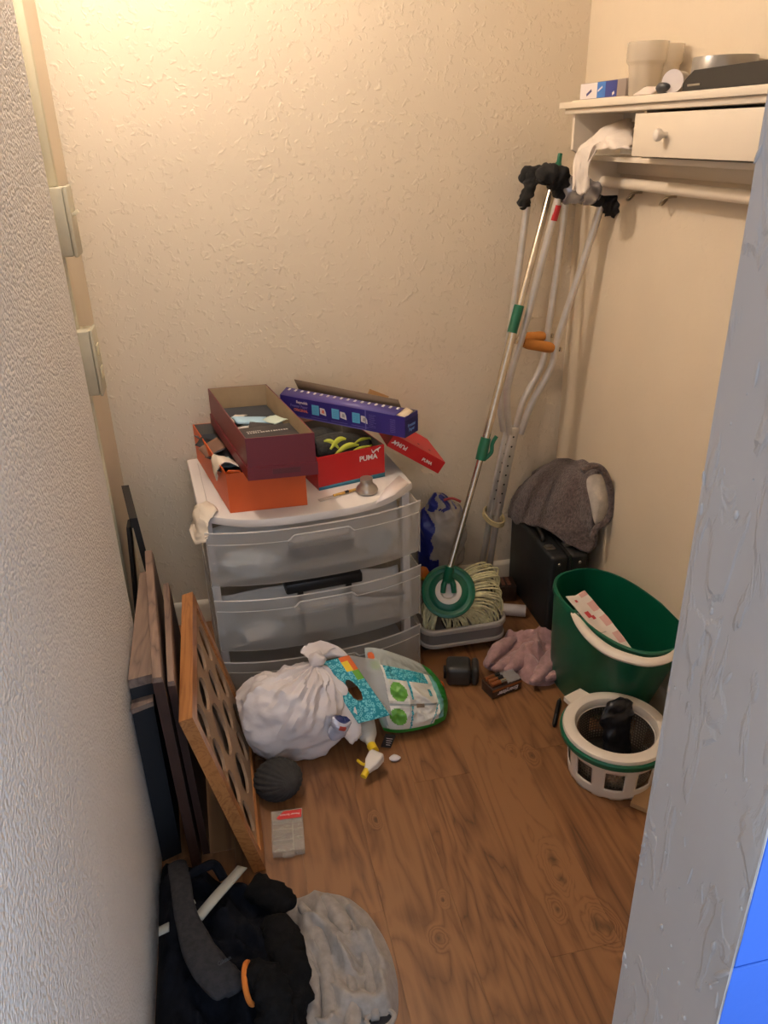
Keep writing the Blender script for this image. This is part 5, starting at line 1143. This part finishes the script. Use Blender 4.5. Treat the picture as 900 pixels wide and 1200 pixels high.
# green bucket
BCN = Vector((0.980, 1.640, 0)); la_ = Vector((0.16, -0.987, 0)).normalized(); sa_ = Vector((la_.y, -la_.x, 0)) * -1
BH = 0.32
def bring(a, b_, z, n=56, e=2.5):
    out = []
    for k in range(n):
        t_ = 2*math.pi*k/n; c_, s_ = math.cos(t_), math.sin(t_)
        x = a*math.copysign(abs(c_)**(2/e), c_); y = b_*math.copysign(abs(s_)**(2/e), s_)
        p = BCN + la_*x + sa_*y + Vector((-0.004, 0.058, 0))*(1 - z/BH); out.append(Vector((p.x, p.y, z)))
    return out
def stack(mb, rings, close_last=False, mi=0):
    k = len(rings[0]); vs = [p for r in rings for p in r]
    fs = [(q*k+i, q*k+(i+1) % k, (q+1)*k+(i+1) % k, (q+1)*k+i) for q in range(len(rings)-1) for i in range(k)]
    if close_last: fs.append(tuple(range((len(rings)-1)*k, len(rings)*k)))
    mb.add(vs, fs, None, mi)
bk_ = thing('mop_bucket', 'dark green oblong mop bucket with a white carrying handle', 'bucket', (BCN.x, BCN.y, 0))
BA, BB = 0.222, 0.124
mb = MB(); stack(mb, [bring(0.05, 0.03, 0.0), bring(BA*0.70, BB*0.82, 0.0), bring(BA*0.73, BB*0.85, 0.010), bring(BA*0.86, BB*0.92, 0.16), bring(BA*0.965, BB*0.965, BH-0.03), bring(BA*0.97, BB*0.97, BH-0.004),
                      bring(BA*0.955, BB*0.945, BH-0.004), bring(BA*0.945, BB*0.94, BH-0.04), bring(BA*0.84, BB*0.89, 0.16), bring(BA*0.70, BB*0.80, 0.012), bring(0.05, 0.03, 0.012)], True); mb.build('bucket_body', DGREEN, bk_)
mb = MB(); stack(mb, [bring(BA*0.97, BB*0.965, BH-0.022), bring(BA*1.0, BB*1.0, BH-0.020), bring(BA*1.0, BB*1.0, BH-0.003), bring(BA*0.985, BB*0.98, BH), bring(BA*0.955, BB*0.945, BH), bring(BA*0.95, BB*0.94, BH-0.006)]); mb.build('bucket_rim', DGREEN, bk_)
hpx = [(673, 719), (681, 733), (695, 749), (714, 763), (738, 772), (762, 776), (786, 770), (806, 752)]
hz_ = [0.312, 0.314, 0.318, 0.322, 0.324, 0.324, 0.322, 0.318]
hpts = spline([atz(x, y, z) for (x, y), z in zip(hpx, hz_)], 6); k = len(hpts)
mb = MB(); mb.tube(hpts, [0.006 + 0.0052*math.sin(math.pi*min(0.9, 0.05+i/k)) for i in range(k)], 12, flat=1.5); mb.build('bucket_handle', WHP, bk_)
mb = MB(); q = bring(BA*0.965, BB*0.965, BH-0.012)
pv = hpts[0]; mb.lathe([(0, -0.008), (0.010, -0.008), (0.010, 0.006), (0, 0.008)], 14, Matrix.Translation(pv) @ Matrix.Rotation(math.pi/2, 4, 'Y')); mb.build('handle_pivot', DGREEN, bk_)
# pour spout on the far side of the rim
FLY = mat('printed_paper_bag', (226, 214, 204), 0.7, var=0.05, vscale=18); PNK = mat('pink_print', (214, 168, 160), 0.7); RDP = mat('red_small_print', (190, 60, 66), 0.6)
r0 = [atz(663, 699, 0.318), atz(674, 698, 0.313), atz(685, 692, 0.318)]; r1 = [atz(692, 734, 0.268), atz(703, 730, 0.262), atz(713, 724, 0.272)]; r2 = [atz(724, 768, 0.225), atz(734, 768, 0.215), atz(746, 766, 0.222)]
def flyer(a, b, off=0.0):
    rows = [r[0].lerp(r[1], b*2) if b < 0.5 else r[1].lerp(r[2], b*2-1) for r in (r0, r1, r2)]
    p = rows[0].lerp(rows[1], a*2) if a < 0.5 else rows[1].lerp(rows[2], a*2-1)
    return p + Vector((0, -0.3, 0.9))*(0.004*nz((a*5, b*3, 1))+off)
fl = thing('paper_bag', 'white and pink printed paper bag stuck in the green bucket', 'paper bag', r2[1])
mb = MB(); mb.grid(flyer, 40, 14, mfn=lambda a, b: 1 if b > 0.66 and int(a*12) % 3 != 1 else 0); fo = mb.build('paper_sheet', [FLY, PNK], fl, solid=0.002)
for (a, b, w, h) in ((0.10, 0.30, 0.02, 0.12), (0.34, 0.30, 0.05, 0.20), (0.40, 0.42, 0.03, 0.14), (0.86, 0.42, 0.035, 0.2), (0.90, 0.58, 0.02, 0.1), (0.64, 0.28, 0.006, 0.3), (0.80, 0.28, 0.006, 0.26)):
    mb = MB(); mb.grid(lambda s, t_: flyer(a + w*(s-.5)*2, b + h*(t_-.5), 0.0022), 3, 3); mb.build('red_print', RDP if w > 0.01 else mat('grey_print', (170, 164, 160), .5), fo)

# spin basket
SBC = Vector((0.868, 1.388, 0)); ST = Matrix.Translation(SBC) @ Matrix.Translation((0, 0, 0.016))
sb = thing('spin_basket', 'white mop spin basket with green band and steel mesh drum', 'spin basket', SBC)
n = 96; zs = [0.004, 0.018, 0.034, 0.046, 0.058, 0.070, 0.082, 0.096]
def base_r(z): return lerp(0.108, 0.117, z/0.1)
mb = MB()
def bs(a, b):
    z = b*0.112 + 0.003; th = 2*math.pi*a; lip = 0.003*(math.sin(th*14) > 0.3) if b < 0.02 else 0
    return SBC + Vector((base_r(z)*math.cos(th), base_r(z)*math.sin(th), max(0.0, z - 0.003 + lip)))
def bsm(a, b):
    k_ = (a*9+0.35) % 1.0
    if 0.22 < k_ < 0.80 and 0.28 < b < 0.80: return -1
    return 0
mb.grid(bs, 108, 14, cu=True, mfn=bsm); keep = [i for i, q in enumerate(mb.m) if q >= 0]; mb.f = [mb.f[i] for i in keep]; mb.m = [0]*len(keep)
mb.build('basket_base', WHP, sb, solid=0.003, off=-1)
mb = MB(); mb.lathe([(0.113, 0.090), (0.128, 0.093), (0.1315, 0.096), (0.1315, 0.102), (0.128, 0.104)], 72, ST); mb.build('white_skirt', WHP, sb)
mb = MB(); mb.lathe([(0.124, 0.100), (0.1355, 0.101), (0.1375, 0.104), (0.1375, 0.115), (0.134, 0.119), (0.124, 0.119)], 72, ST); mb.build('green_band', GREEN, sb)
mb = MB(); mb.lathe([(0.126, 0.117), (0.1315, 0.118), (0.132, 0.122), (0.130, 0.128), (0.124, 0.131), (0.110, 0.1315), (0.102, 0.129), (0.098, 0.122), (0.097, 0.110), (0.095, 0.108)], 72, ST); ri = mb.build('basket_ring', WHP, sb)
tb = frame(SBC + Vector((-0.045, 0.118, 0.134)), Vector((0.93, 0.36, 0)), Vector((-0.36, 0.93, 0)))
mb = MB(); mb.prism([(-0.036, -0.02), (0.036, -0.02), (0.030, 0.026), (-0.030, 0.026)], 0, 0.0125, tb); mb.build('pour_tab', WHP, ri)
m = bpy.data.materials.new('perforated_steel'); m.use_nodes = True; N = m.node_tree.nodes; L = m.node_tree.links; b = N['Principled BSDF']
b.inputs['Metallic'].default_value = 0.85; b.inputs['Roughness'].default_value = 0.35
PERF = m; b.inputs['Base Color'].default_value = lin((150, 142, 130))
mb = MB()
def drum(a, b_):
    th = 2*math.pi*a; return SBC + Vector((0.0945*math.cos(th), 0.0945*math.sin(th), 0.012 + 0.112*b_))
# real perforations: every other cell of a fine grid left open
mb.grid(drum, 150, 25, cu=True, mfn=lambda a, b_: -1 if (int(a*150) % 2 == 0 and int(b_*25) % 2 == 1 and 0.12 < b_ < 0.95) else 0)
keep = [i for i, q in enumerate(mb.m) if q >= 0]; mb.f = [mb.f[i] for i in keep]; mb.m = [0]*len(keep); mb.build('mesh_drum', PERF, sb, angle=1)
mb = MB(); mb.lathe([(0.0, 0.004), (0.020, 0.004), (0.024, 0.002), (0.070, 0.0), (0.076, 0.006), (0.082, 0.006), (0.086, 0.0), (0.095, 0.0)], 60, ST); mb.build('drum_floor', mat('dull_drum_floor', (104, 98, 90), 0.4, metal=0.6), sb)
gl = [Vector((0.885, 1.385, 0.028)), Vector((0.890, 1.41, 0.07)), Vector((0.893, 1.425, 0.115)), Vector((0.892, 1.435, 0.150)), Vector((0.890, 1.43, 0.178)), Vector((0.889, 1.428, 0.186))]
BPLA = mat('black_bag_film', (24, 26, 32), 0.3, bump=0.5, bscale=40, bdist=0.004)
mb = soft_tube(gl, [0.036, 0.040, 0.043, 0.040, 0.026, 0.004], 0.5, n=26, seed=4, amp=0.3, upv=(0.15, -1, 0)); fill(mb.build('black_pouch', BPLA, angle=1.2), 'folded black plastic pouch standing in the spin basket', 'pouch')
# small things on the floor around them
pa, pb = atz(649, 851, 0.007), atz(656, 818, 0.007)
pn = thing('pen', 'black ballpoint pen on the floor beside the spin basket', 'pen', (pa+pb)/2)
mb = MB(); mb.tube([pa, pa.lerp(pb, 0.06), pa.lerp(pb, 0.88)], [0.0035, 0.0062, 0.0058], 12); mb.build('barrel', BLK, pn)
mb = MB(); mb.tube([pa.lerp(pb, 0.88), pb], [0.0056, 0.0015], 12); mb.build('tip', CHR, pn)
mb = MB(); d_ = (pb-pa).normalized(); mb.box((0.0, -0.002, 0.006), (0.045, 0.002, 0.0085), frame(pa, d_, Vector((0, 0, 1)).cross(d_)), bev=0.0008); mb.build('clip', DGREY, pn)
a, b = atz(662, 806, 0.001), atz(674, 808, 0.001); mb = MB(); mb.box((0, -0.004, 0), ((b-a).length, 0.004, 0.002), frame(a, b-a, Vector((0, 1, 0))), bev=0.0006)
fill(mb.build('grey_strip', mat('grey_green_strip', (92, 92, 76), 0.6)), 'tiny grey-green strip on the floor behind the pen', 'strip')
wm = frame(atz(738, 945, 0.0005), Vector((0.6, 0.55, 0)), Vector((-0.5, 0.6, 0))); mb = MB(); mb.box((0, -0.045, 0), (0.12, 0, 0.014), wm, bev=0.0015)
fill(mb.build('wood_offcut', mat('raw_pine', (190, 150, 104), 0.7, var=0.1, vscale=12)), 'pale pine offcut on the floor beside the door jamb', 'wood offcut')
PINK = mat('dusty_pink_terry', (172, 136, 134), 1.0, var=0.12, vscale=60, bump=0.6, bscale=240, sheen=0.3)
ppx = [(566, 778), (574, 764), (590, 752), (603, 745), (612, 752), (630, 747), (648, 751), (656, 766), (661, 783), (677, 794), (673, 799), (657, 798), (642, 804), (622, 803), (606, 794), (590, 788), (574, 786)]
mb = lump([atz(x, y) for x, y in ppx], 0.045, 21, 0.042, 9, power=8, dirv=(Vector((.8, .6, 0)), Vector((-.6, .8, 0)), 1.8)); tw_ = mb.build('pink_towel', PINK, angle=2)
for q, (ps, rr_) in enumerate((([(570, 780), (580, 766), (592, 756), (604, 748)], [0.006, 0.022, 0.022, 0.006]), ([(592, 786), (606, 776), (622, 762), (638, 754)], [0.006, 0.024, 0.026, 0.006]), ([(622, 800), (634, 790), (646, 772), (652, 758)], [0.006, 0.022, 0.024, 0.006]), ([(576, 784), (586, 782), (598, 774), (604, 764)], [0.005, 0.016, 0.016, 0.005]), ([(640, 796), (654, 790), (668, 794)], [0.006, 0.016, 0.004]))):
    mb = soft_tube([atz(x, y, 0.034) for x, y in ps], rr_, 1.1, n=14, seed=q, amp=0.2); mb.build('towel_fold', PINK, tw_, angle=2)
fill(tw_, 'dusty pink hand towel crumpled on the floor beside the bucket', 'towel')
# battery packs
bm0 = frame(atz(577, 820, 0.0005), atz(613, 806, 0.0005)-atz(577, 820, 0.0005), Vector((-0.2, 1, 0)))
BATB = mat('brown_battery_card', (62, 44, 36), 0.35, var=0.15, vscale=30); COP = mat('copper_top', (150, 92, 56), 0.35, metal=0.5); SIL = mat('silver_battery', (180, 172, 160), 0.25, metal=0.8)
bt = thing('battery_pack', 'copper and black battery pack in shrink film on the floor', 'battery pack', bm0.translation)
mb = MB(); mb.box((0, 0, 0), (0.105, 0.058, 0.034), bm0, bev=0.003); bo = mb.build('pack_body', BATB, bt)
mb = MB(); mb.box((-0.0004, -0.0006, 0.0245), (0.106, 0.0, 0.032), bm0); mb.build('copper_band', COP, bo, smooth=False)
text_part('Energizer', 0.019, bm0 @ Matrix.Translation((0.056, -0.0008, 0.014)) @ Matrix.Rotation(math.pi/2, 4, 'X') @ Matrix.Rotation(math.pi, 4, 'Z'), PALE, bo, shear=0.25, bold=0.0004)
for k in range(3):
    yb = 0.014 + k*0.0155
    mb = MB(); mb.tube([bm0 @ Vector((0.004, yb, 0.0415)), bm0 @ Vector((0.036, yb, 0.0415))], 0.0072, 14); bq = mb.build('battery', COP, bt)
    mb = MB(); mb.tube([bm0 @ Vector((0.036, yb, 0.0415)), bm0 @ Vector((0.054, yb, 0.0415)), bm0 @ Vector((0.056, yb, 0.0415))], [0.0073, 0.0073, 0.003], 14); mb.build('battery_end', SIL if k == 0 else BLK, bq)
mb = MB(); mb.grid(lambda a, b: bm0 @ Vector((0.056+0.05*a, 0.002+0.054*b, 0.036 + 0.010*abs(nz((a*4, b*4, 3))))), 8, 8); mb.build('shrink_film', CLEAR, bt)
# black motor block by the tub
MOT = mat('grey_black_casting', (50, 50, 48), 0.4, var=0.15, vscale=20)
mm = thing('motor_unit', 'charcoal cylindrical motor unit on the floor beside the grey tub', 'motor', atz(542, 806, 0))
ma, mb2 = atz(523, 806, 0), atz(561, 807, 0); q = frame(Vector((ma.x, ma.y+0.004, 0.034)), mb2-ma, Vector((0, 1, 0)))
mb = MB(); mb.box((0, 0.0, -0.0335), (0.074, 0.075, 0.031), q, bev=0.014, seg=4); mb.build('housing', MOT, mm)
mb = MB(); mb.box((0.076, 0.003, -0.0335), (0.098, 0.072, 0.029), q, bev=0.012, seg=4); mb.build('end_cap', MOT, mm)
mb = MB(); mb.box((-0.008, 0.02, -0.02), (0.0, 0.05, 0.01), q, bev=0.003); mb.build('flange', BLK, mm)
mb = crumple(atz(513, 803, 0.014), (0.018, 0.014, 0.013), 3, 0.4, 30, 20, 12, flat=0.001); fill(mb.build('orange_scrap', mat('orange_plastic', (206, 104, 40), 0.5)), 'small orange plastic scrap beside the motor unit', 'scrap')
# pipe and the little dark box at the back
pa, pb = atz(577, 713, 0.021), atz(616, 716, 0.021); pp_ = thing('plastic_pipe', 'short white plastic pipe offcut lying beside the tub', 'pipe', (pa+pb)/2)
mb = MB(); d_ = (pb-pa).normalized(); mq = frame(pa, Vector((0, 0, 1)).cross(d_), Vector((0, 0, 1))); Lp = (pb-pa).length
if (mq.to_3x3() @ Vector((0, 0, 1))).dot(d_) < 0: Lp = -Lp
mb.lathe([(0.0175, 0), (0.0205, 0), (0.0205, Lp), (0.0175, Lp), (0.0175, 0)], 28, mq); po = mb.build('pipe_wall', mat('white_pvc', (210, 202, 198), 0.4), pp_)
mb = MB()
for k in range(10):
    c_ = pa.lerp(pb, 0.18+0.075*k) + Vector((0.0, -0.0125, -0.0166)); c_ = pa.lerp(pb, 0.2+0.078*k) + Vector((0, -0.0195, -0.0066))
    mb.box((-0.002, -0.0006, -0.0016), (0.002, 0.0006, 0.0016), Matrix.Translation(c_))
mb.build('printed_marks', mat('red_pipe_print', (120, 62, 62), 0.6), po, smooth=False)
tq = frame(Vector((0.838, 2.215, 0.0)), Vector((1, -0.12, 0)), Vector((0.12, 1, 0))); db = thing('wooden_box', 'small dark brown box behind the white pipe', 'box', tq.translation)
mb = MB(); mb.box((0, 0, 0), (0.085, 0.07, 0.062), tq, bev=0.003); mb.build('box_body', mat('dark_walnut', (52, 36, 28), 0.5, var=0.2, vscale=20), db)
for k in range(3):
    mb = MB(); mb.box((0.014+k*0.02, 0.01, 0.062), (0.026+k*0.02, 0.06, 0.067), tq, bev=0.001); mb.build('lid_slat', mat('reddish_slat', (122, 78, 60), 0.5), db)
# clear and blue bag by the back wall
cb = thing('plastic_bag', 'clear and blue plastic bag slumped between the cart and crutches', 'plastic bag', (0.665, 2.27, 0))
mb = MB(); cbc = aty(534, 640, 2.265)
FILM = mat('cloudy_film', (196, 190, 184), 0.2, alpha=0.6, bump=0.6, bscale=30, bdist=0.006); BLUEF = mat('royal_blue_film', (34, 44, 128), 0.3, var=0.2, vscale=20)
def cbf(a, b):
    th = 2*math.pi*a; ph = math.pi*(b*.998+.001); d = Vector((math.sin(ph)*math.cos(th), math.sin(ph)*math.sin(th), -math.cos(ph)))
    q = Vector((d.x*0.088, d.y*0.06, d.z*0.155)); k = 1 + 0.26*(ridge(q, 8, 4)-0.5)
    q = q*k + Vector((0.668, 2.285, 0.25)); q.z = max(q.z, 0.11+0.0); q.y = min(q.y, 2.342); return q
def cbm(a, b):
    q = cbf(a, b)
    if q.x < 0.622 + 0.02*nz(q, 20, 3): return 1
    if q.z > 0.365 + 0.02*nz(q, 25, 5) and q.x < 0.715: return 1 if nz(q, 30, 7) > -0.15 else 0
    if q.x > 0.735 and q.z > 0.30: return 1
    if q.z < 0.19 and q.x < 0.645: return 1
    return 0
mb.grid(cbf, 150, 90, cu=True, mfn=cbm); mb.build('bag_body', [FILM, BLUEF], cb, angle=0.6)
band([aty(520, 586, 2.195), aty(530, 584, 2.195), aty(540, 588, 2.195)], 0.008, mat('red_film', (170, 60, 66), 0.4), 'red_drawstring', cb, upv=(0, -1, 0.4))
mb = MB(); mb.box((0.625, 2.24, 0.0), (0.735, 2.335, 0.115), bev=0.008); fill(mb.build('cardboard_box', mat('brown_kraft_card', (188, 148, 98), 0.85)), 'small cardboard box under the clear and blue bag', 'box')
mb = crumple(aty(496, 672, 2.17), (0.020, 0.016, 0.026), 6, 0.3, 22, 20, 14, mfn=lambda a, b: 0 if b > 0.45 else 1); q = mb.build('snack_wrapper', [mat('orange_wrapper', (198, 108, 34), 0.4), YEL]); fill(q, 'orange and yellow wrapper wedged between cart and mop head', 'wrapper')

# ================================================================ WALL SHELF
CRM = mat('cream_gloss_paint', (232, 218, 196), 0.35, var=0.02, vscale=6); GRYW = mat('grey_white_panel', (206, 200, 192), 0.5)
su = thing('wall_shelf', 'cream painted wall shelf with one drawer and a hanging rail', 'shelf', (1.04, 1.75, 1.31))
YE, YN = 2.10, 1.22       # far and near end panels
xf = 0.962
mb = MB(); mb.box((0.938, YN-0.04, 1.541), (XR-0.001, YE+0.05, 1.556), bev=0.002); top_ = mb.build('top_board', CRM, su)
mb = MB(); mb.box((0.948, YN-0.025, 1.528), (XR-0.001, YE+0.035, 1.541), bev=0.003); mb.build('top_moulding', CRM, su)
def end_panel(y0, y1):
    prof = [(xf, 1.528), (xf, 1.445), (0.985, 1.432), (1.005, 1.415), (1.012, 1.390), (1.022, 1.360), (1.040, 1.338), (1.062, 1.330), (XR-0.001, 1.330), (XR-0.001, 1.528)]
    mb = MB(); mb.prism([(x, z) for x, z in prof], y0, y1, Matrix(((1,0,0,0),(0,0,1,0),(0,1,0,0),(0,0,0,1)))); mb.build('end_panel', CRM, su, smooth=False)
end_panel(YE-0.001, YE+0.012); end_panel(YN-0.012, YN)
mb = MB(); mb.box((0.995, YN, 1.420), (XR-0.001, YE, 1.432), bev=0.001); mb.build('lower_shelf', CRM, su)
mb = MB(); mb.box((XR-0.008, YN, 1.432), (XR-0.001, YE, 1.528)); mb.build('back_panel', GRYW, su, smooth=False)
mb = MB(); mb.box((XR-0.012, YN, 1.385), (XR-0.001, YE, 1.420), bev=0.001); mb.build('rail_back_strip', CRM, su)
mb = MB(); mb.box((xf+0.01, 1.755, 1.432), (XR-0.008, 1.765, 1.528)); mb.build('divider_panel', CRM, su, smooth=False)
DR = MB(); DR.box((0.950, 1.29, 1.437), (0.962, 1.765, 1.522), bev=0.0015); dr = DR.build('drawer', CRM, su)
mb = MB(); mb.box((0.962, 1.30, 1.440), (XR-0.02, 1.750, 1.515)); mb.build('drawer_box', GRYW, dr, smooth=False)
kc = aty(780, 158, 1.665); kc = atx(781, 158, 0.950)
mb = MB(); mb.lathe([(0.006, 0.0), (0.0055, 0.007), (0.008, 0.011), (0.0115, 0.015), (0.0125, 0.020), (0.0105, 0.025), (0.005, 0.0275), (0, 0.028)], 24, Matrix.Translation((0.950, kc.y, kc.z)) @ Matrix.Rotation(-math.pi/2, 4, 'Y')); mb.build('drawer_knob', WHP, dr)
mb = MB(); mb.tube([(1.058, YN, 1.366), (1.058, YE, 1.366)], 0.0135, 20); mb.build('hanging_rail', CRM, su)
for px in (745, 785):
    c_ = atx(px, 232, XR-0.008)
    mb = MB(); mb.tube(spline([(XR-0.003, c_.y+0.02, 1.336), (XR-0.02, c_.y+0.01, 1.326), (XR-0.035, c_.y-0.005, 1.328), (XR-0.030, c_.y-0.02, 1.342), (XR-0.008, c_.y-0.03, 1.345)], 5), 0.0028, 8); mb.build('coat_hook', mat('antique_metal', (150, 138, 118), 0.4, metal=0.6), su)
# white cloth hanging out of the open compartment
CLO = mat('white_cotton', (226, 214, 200), 0.95, bump=0.4, bscale=120, var=0.03)
o = drape_tissue('white_cloth', '', [[aty(740, 140, 2.0), aty(742, 155, 1.9), aty(741, 176, 1.82)], [aty(715, 146, 2.0), aty(716, 158, 1.93), aty(716, 174, 1.88)], [aty(692, 162, 2.03), aty(698, 166, 1.98), aty(704, 174, 1.94)], [aty(676, 178, 2.05), aty(684, 178, 2.0), aty(694, 180, 1.965)], [aty(672, 200, 2.04), aty(682, 205, 2.0), aty(691, 205, 1.965)], [aty(671, 222, 2.035), aty(682, 228, 2.0), aty(691, 220, 1.97)]], 4, amp=0.014, m=CLO, sub=5, solid=0.004)
fill(o, 'white cotton cloth hanging out of the shelf compartment', 'cloth')
# things along the top of the shelf
ZT = 1.5565
def top_pt(px, x): p = atx(px, 112, x); return p.y
y0, y1 = top_pt(735, 0.985), top_pt(682, 0.985)
cbx = thing('small_carton', 'little white and blue carton on top of the shelf', 'carton', (1.0, (y0+y1)/2, ZT))
mb = MB(); mb.box((0.972, y0-0.01, ZT), (1.02, y1+0.03, ZT+0.0035), bev=0.001); fill(mb.build('cream_card', CRM), 'thin cream card under the little carton on the shelf', 'card')
yb = lerp(y0, y1, 0.60)
mb = MB(); mb.box((0.98, y0, ZT+0.004), (1.012, y1, ZT+0.040), bev=0.001); co = mb.build('carton_body', mat('carton_grey_brown', (140, 126, 116), 0.5), cbx)
mb = MB(); mb.box((0.9794, yb, ZT+0.005), (0.98, y1-0.001, ZT+0.039)); mb.build('white_print', PALE, co, smooth=False)
mb = MB(); mb.box((0.9794, lerp(y0, y1, 0.18), ZT+0.005), (0.98, yb, ZT+0.039)); mb.build('blue_print', mat('carton_blue', (44, 58, 130), 0.45), co, smooth=False)
mb = MB(); mb.box((0.9790, lerp(y0, y1, 0.42), ZT+0.005), (0.9794, yb, ZT+0.039)); mb.build('sky_print', mat('carton_sky', (60, 116, 190), 0.45), co, smooth=False)
LM = lambda y, z: Matrix.Translation((0.9787, y, z)) @ Matrix.Rotation(-math.pi/2, 4, 'Z') @ Matrix.Rotation(math.pi/2, 4, 'X') @ Matrix.Rotation(0.35, 4, 'Z')
mb = MB(); mb.box((-0.014, -0.003, 0), (0.014, 0.003, 0.0004), LM(lerp(y0, y1, 0.78), ZT+0.018)); mb.build('dark_print', mat('carton_navy_print', (70, 70, 120), .5), co, smooth=False)
mb = MB(); mb.box((-0.012, -0.002, 0), (0.012, 0.002, 0.0004), LM(lerp(y0, y1, 0.53), ZT+0.024)); mb.build('pale_stroke', PALE, co, smooth=False)
mb = MB(); mb.box((-0.005, -0.003, 0), (0.005, 0.003, 0.0004), LM(lerp(y0, y1, 0.24), ZT+0.012) ); mb.build('pale_stroke', PALE, co, smooth=False)
CUP = mat('frosted_cup', (224, 210, 188), 0.25, alpha=0.42)
def cup(px, x, r, h, label):
    y = atx(px, 108, x).y
    mb = MB(); mb.lathe([(0.0, 0.002), (r*0.70, 0.002), (r*0.73, 0.0), (r*0.75, 0.004), (r*0.86, h*0.55), (r*0.875, h*0.60), (r*0.97, h*0.64), (r*0.985, h*0.67), (r*1.0, h*0.985), (r*1.0, h), (r*0.96, h), (r*0.95, h*0.68), (r*0.84, h*0.60), (r*0.72, 0.006), (0, 0.006)], 40, Matrix.Translation((x, y, ZT)))
    return fill(mb.build('plastic_cup', CUP), label, 'cup', 'plastic cups on the shelf')
cup(754, 1.012, 0.045, 0.108, 'frosted stepped plastic cup standing beside the little carton')
cup(775, 1.062, 0.040, 0.104, 'second frosted cup standing behind, against the wall')
y = atx(793, 100, 0.985).y; rl_ = thing('thread_spool', 'white round cap lying on its side between cups and tape', 'cap', (0.985, y, ZT))
mb = MB(); d_ = Vector((-0.75, -0.66, 0)).normalized(); c_ = Vector((0.975, y, ZT+0.022)); mb.tube([c_ - d_*0.05, c_ - d_*0.002], 0.0205, 26); mb.build('barrel', mat('grey_cap_side', (190, 180, 168), 0.5), rl_)
mb = MB(); mb.tube([c_ - d_*0.002, c_ + d_*0.002], 0.022, 28); mb.build('white_face', PALE, rl_)
y = atx(783, 104, 0.97).y
mb = crumple((0.965, y+0.012, ZT+0.011), (0.014, 0.018, 0.011), 4, 0.3, 40, 20, 12, flat=ZT); fill(mb.build('dark_plug', DGREY), 'small dark grey plug beside the white cap on the shelf', 'plug')
y = atx(757, 108, 0.955).y
o = scrap(Vector((0.958, y, ZT+0.008)), 0.014, 0.032, 0.1, 0.0, -0.5, mat('crumpled_receipt', (224, 208, 196), 0.7), 'paper_slip', 'crumpled paper slip in front of the stepped cup', 'paper')
# duct tape roll and the black tray
yt = atx(842, 95, 1.03).y
tr_ = thing('duct_tape_roll', 'silver duct tape roll lying behind the black tray', 'tape roll', (1.035, yt, ZT))
mb = MB(); mb.lathe([(0.037, 0.0), (0.060, 0.0), (0.061, 0.002), (0.061, 0.058), (0.060, 0.060), (0.037, 0.060), (0.037, 0.0)], 48, Matrix.Translation((1.038, yt, ZT))); tp_ = mb.build('tape_winding', mat('duct_tape_silver', (150, 146, 140), 0.3, metal=0.45), tr_)
mb = MB(); mb.lathe([(0.0365, 0.0), (0.0365, 0.048), (0.0345, 0.048), (0.0345, 0.0), (0.0365, 0.0)], 40, Matrix.Translation((1.038, yt, ZT))); mb.build('cardboard_core', mat('brown_kraft_card', (188, 148, 98), 0.85), tr_)
ya_, yb_ = atx(803, 98, 0.945).y, 1.20
bt_ = thing('black_tray', 'shallow black plastic tray at the front of the shelf', 'tray', (0.96, (ya_+yb_)/2, ZT))
mb = MB(); prof = [(0, 0.0), (0.0, 0.014), (0.014, 0.024), (0.034, 0.034), (ya_-yb_, 0.036), (ya_-yb_, 0.0)]
mb.prism([(a, z) for a, z in prof], 0.0, 0.034, Matrix(((0,0,1,0.940),(-1,0,0,ya_),(0,1,0,ZT),(0,0,0,1)))); to_ = mb.build('tray_body', mat('black_gloss_plastic', (32, 31, 30), 0.35), bt_, smooth=False)
mb = MB(); mb.box((0.9385, ya_-0.06, ZT+0.007), (0.940, ya_-0.018, ZT+0.011), bev=0.0006); mb.build('silver_clip', CHR, to_)
mb = MB(); q = atx(880, 72, 1.06); mb.prism([(0, 0), (0.05, 0.0), (0.05, 0.022)], 0.0, 0.03, Matrix.Translation((1.05, q.y+0.03, ZT+0.036)) @ Matrix(((0,0,1,0),(-1,0,0,0),(0,1,0,0),(0,0,0,1)))); q_ = mb.build('card_wedge', mat('grey_wedge', (146, 132, 112), 0.6))
bpy.data.objects.remove(q_)
# folded cloth pinched between drawer and top
mb = crumple((0.958, 1.40, 1.5265), (0.008, 0.05, 0.0045), 6, 0.25, 30, 20, 12); bpy.data.objects.remove(mb.build('tmp', CLO))
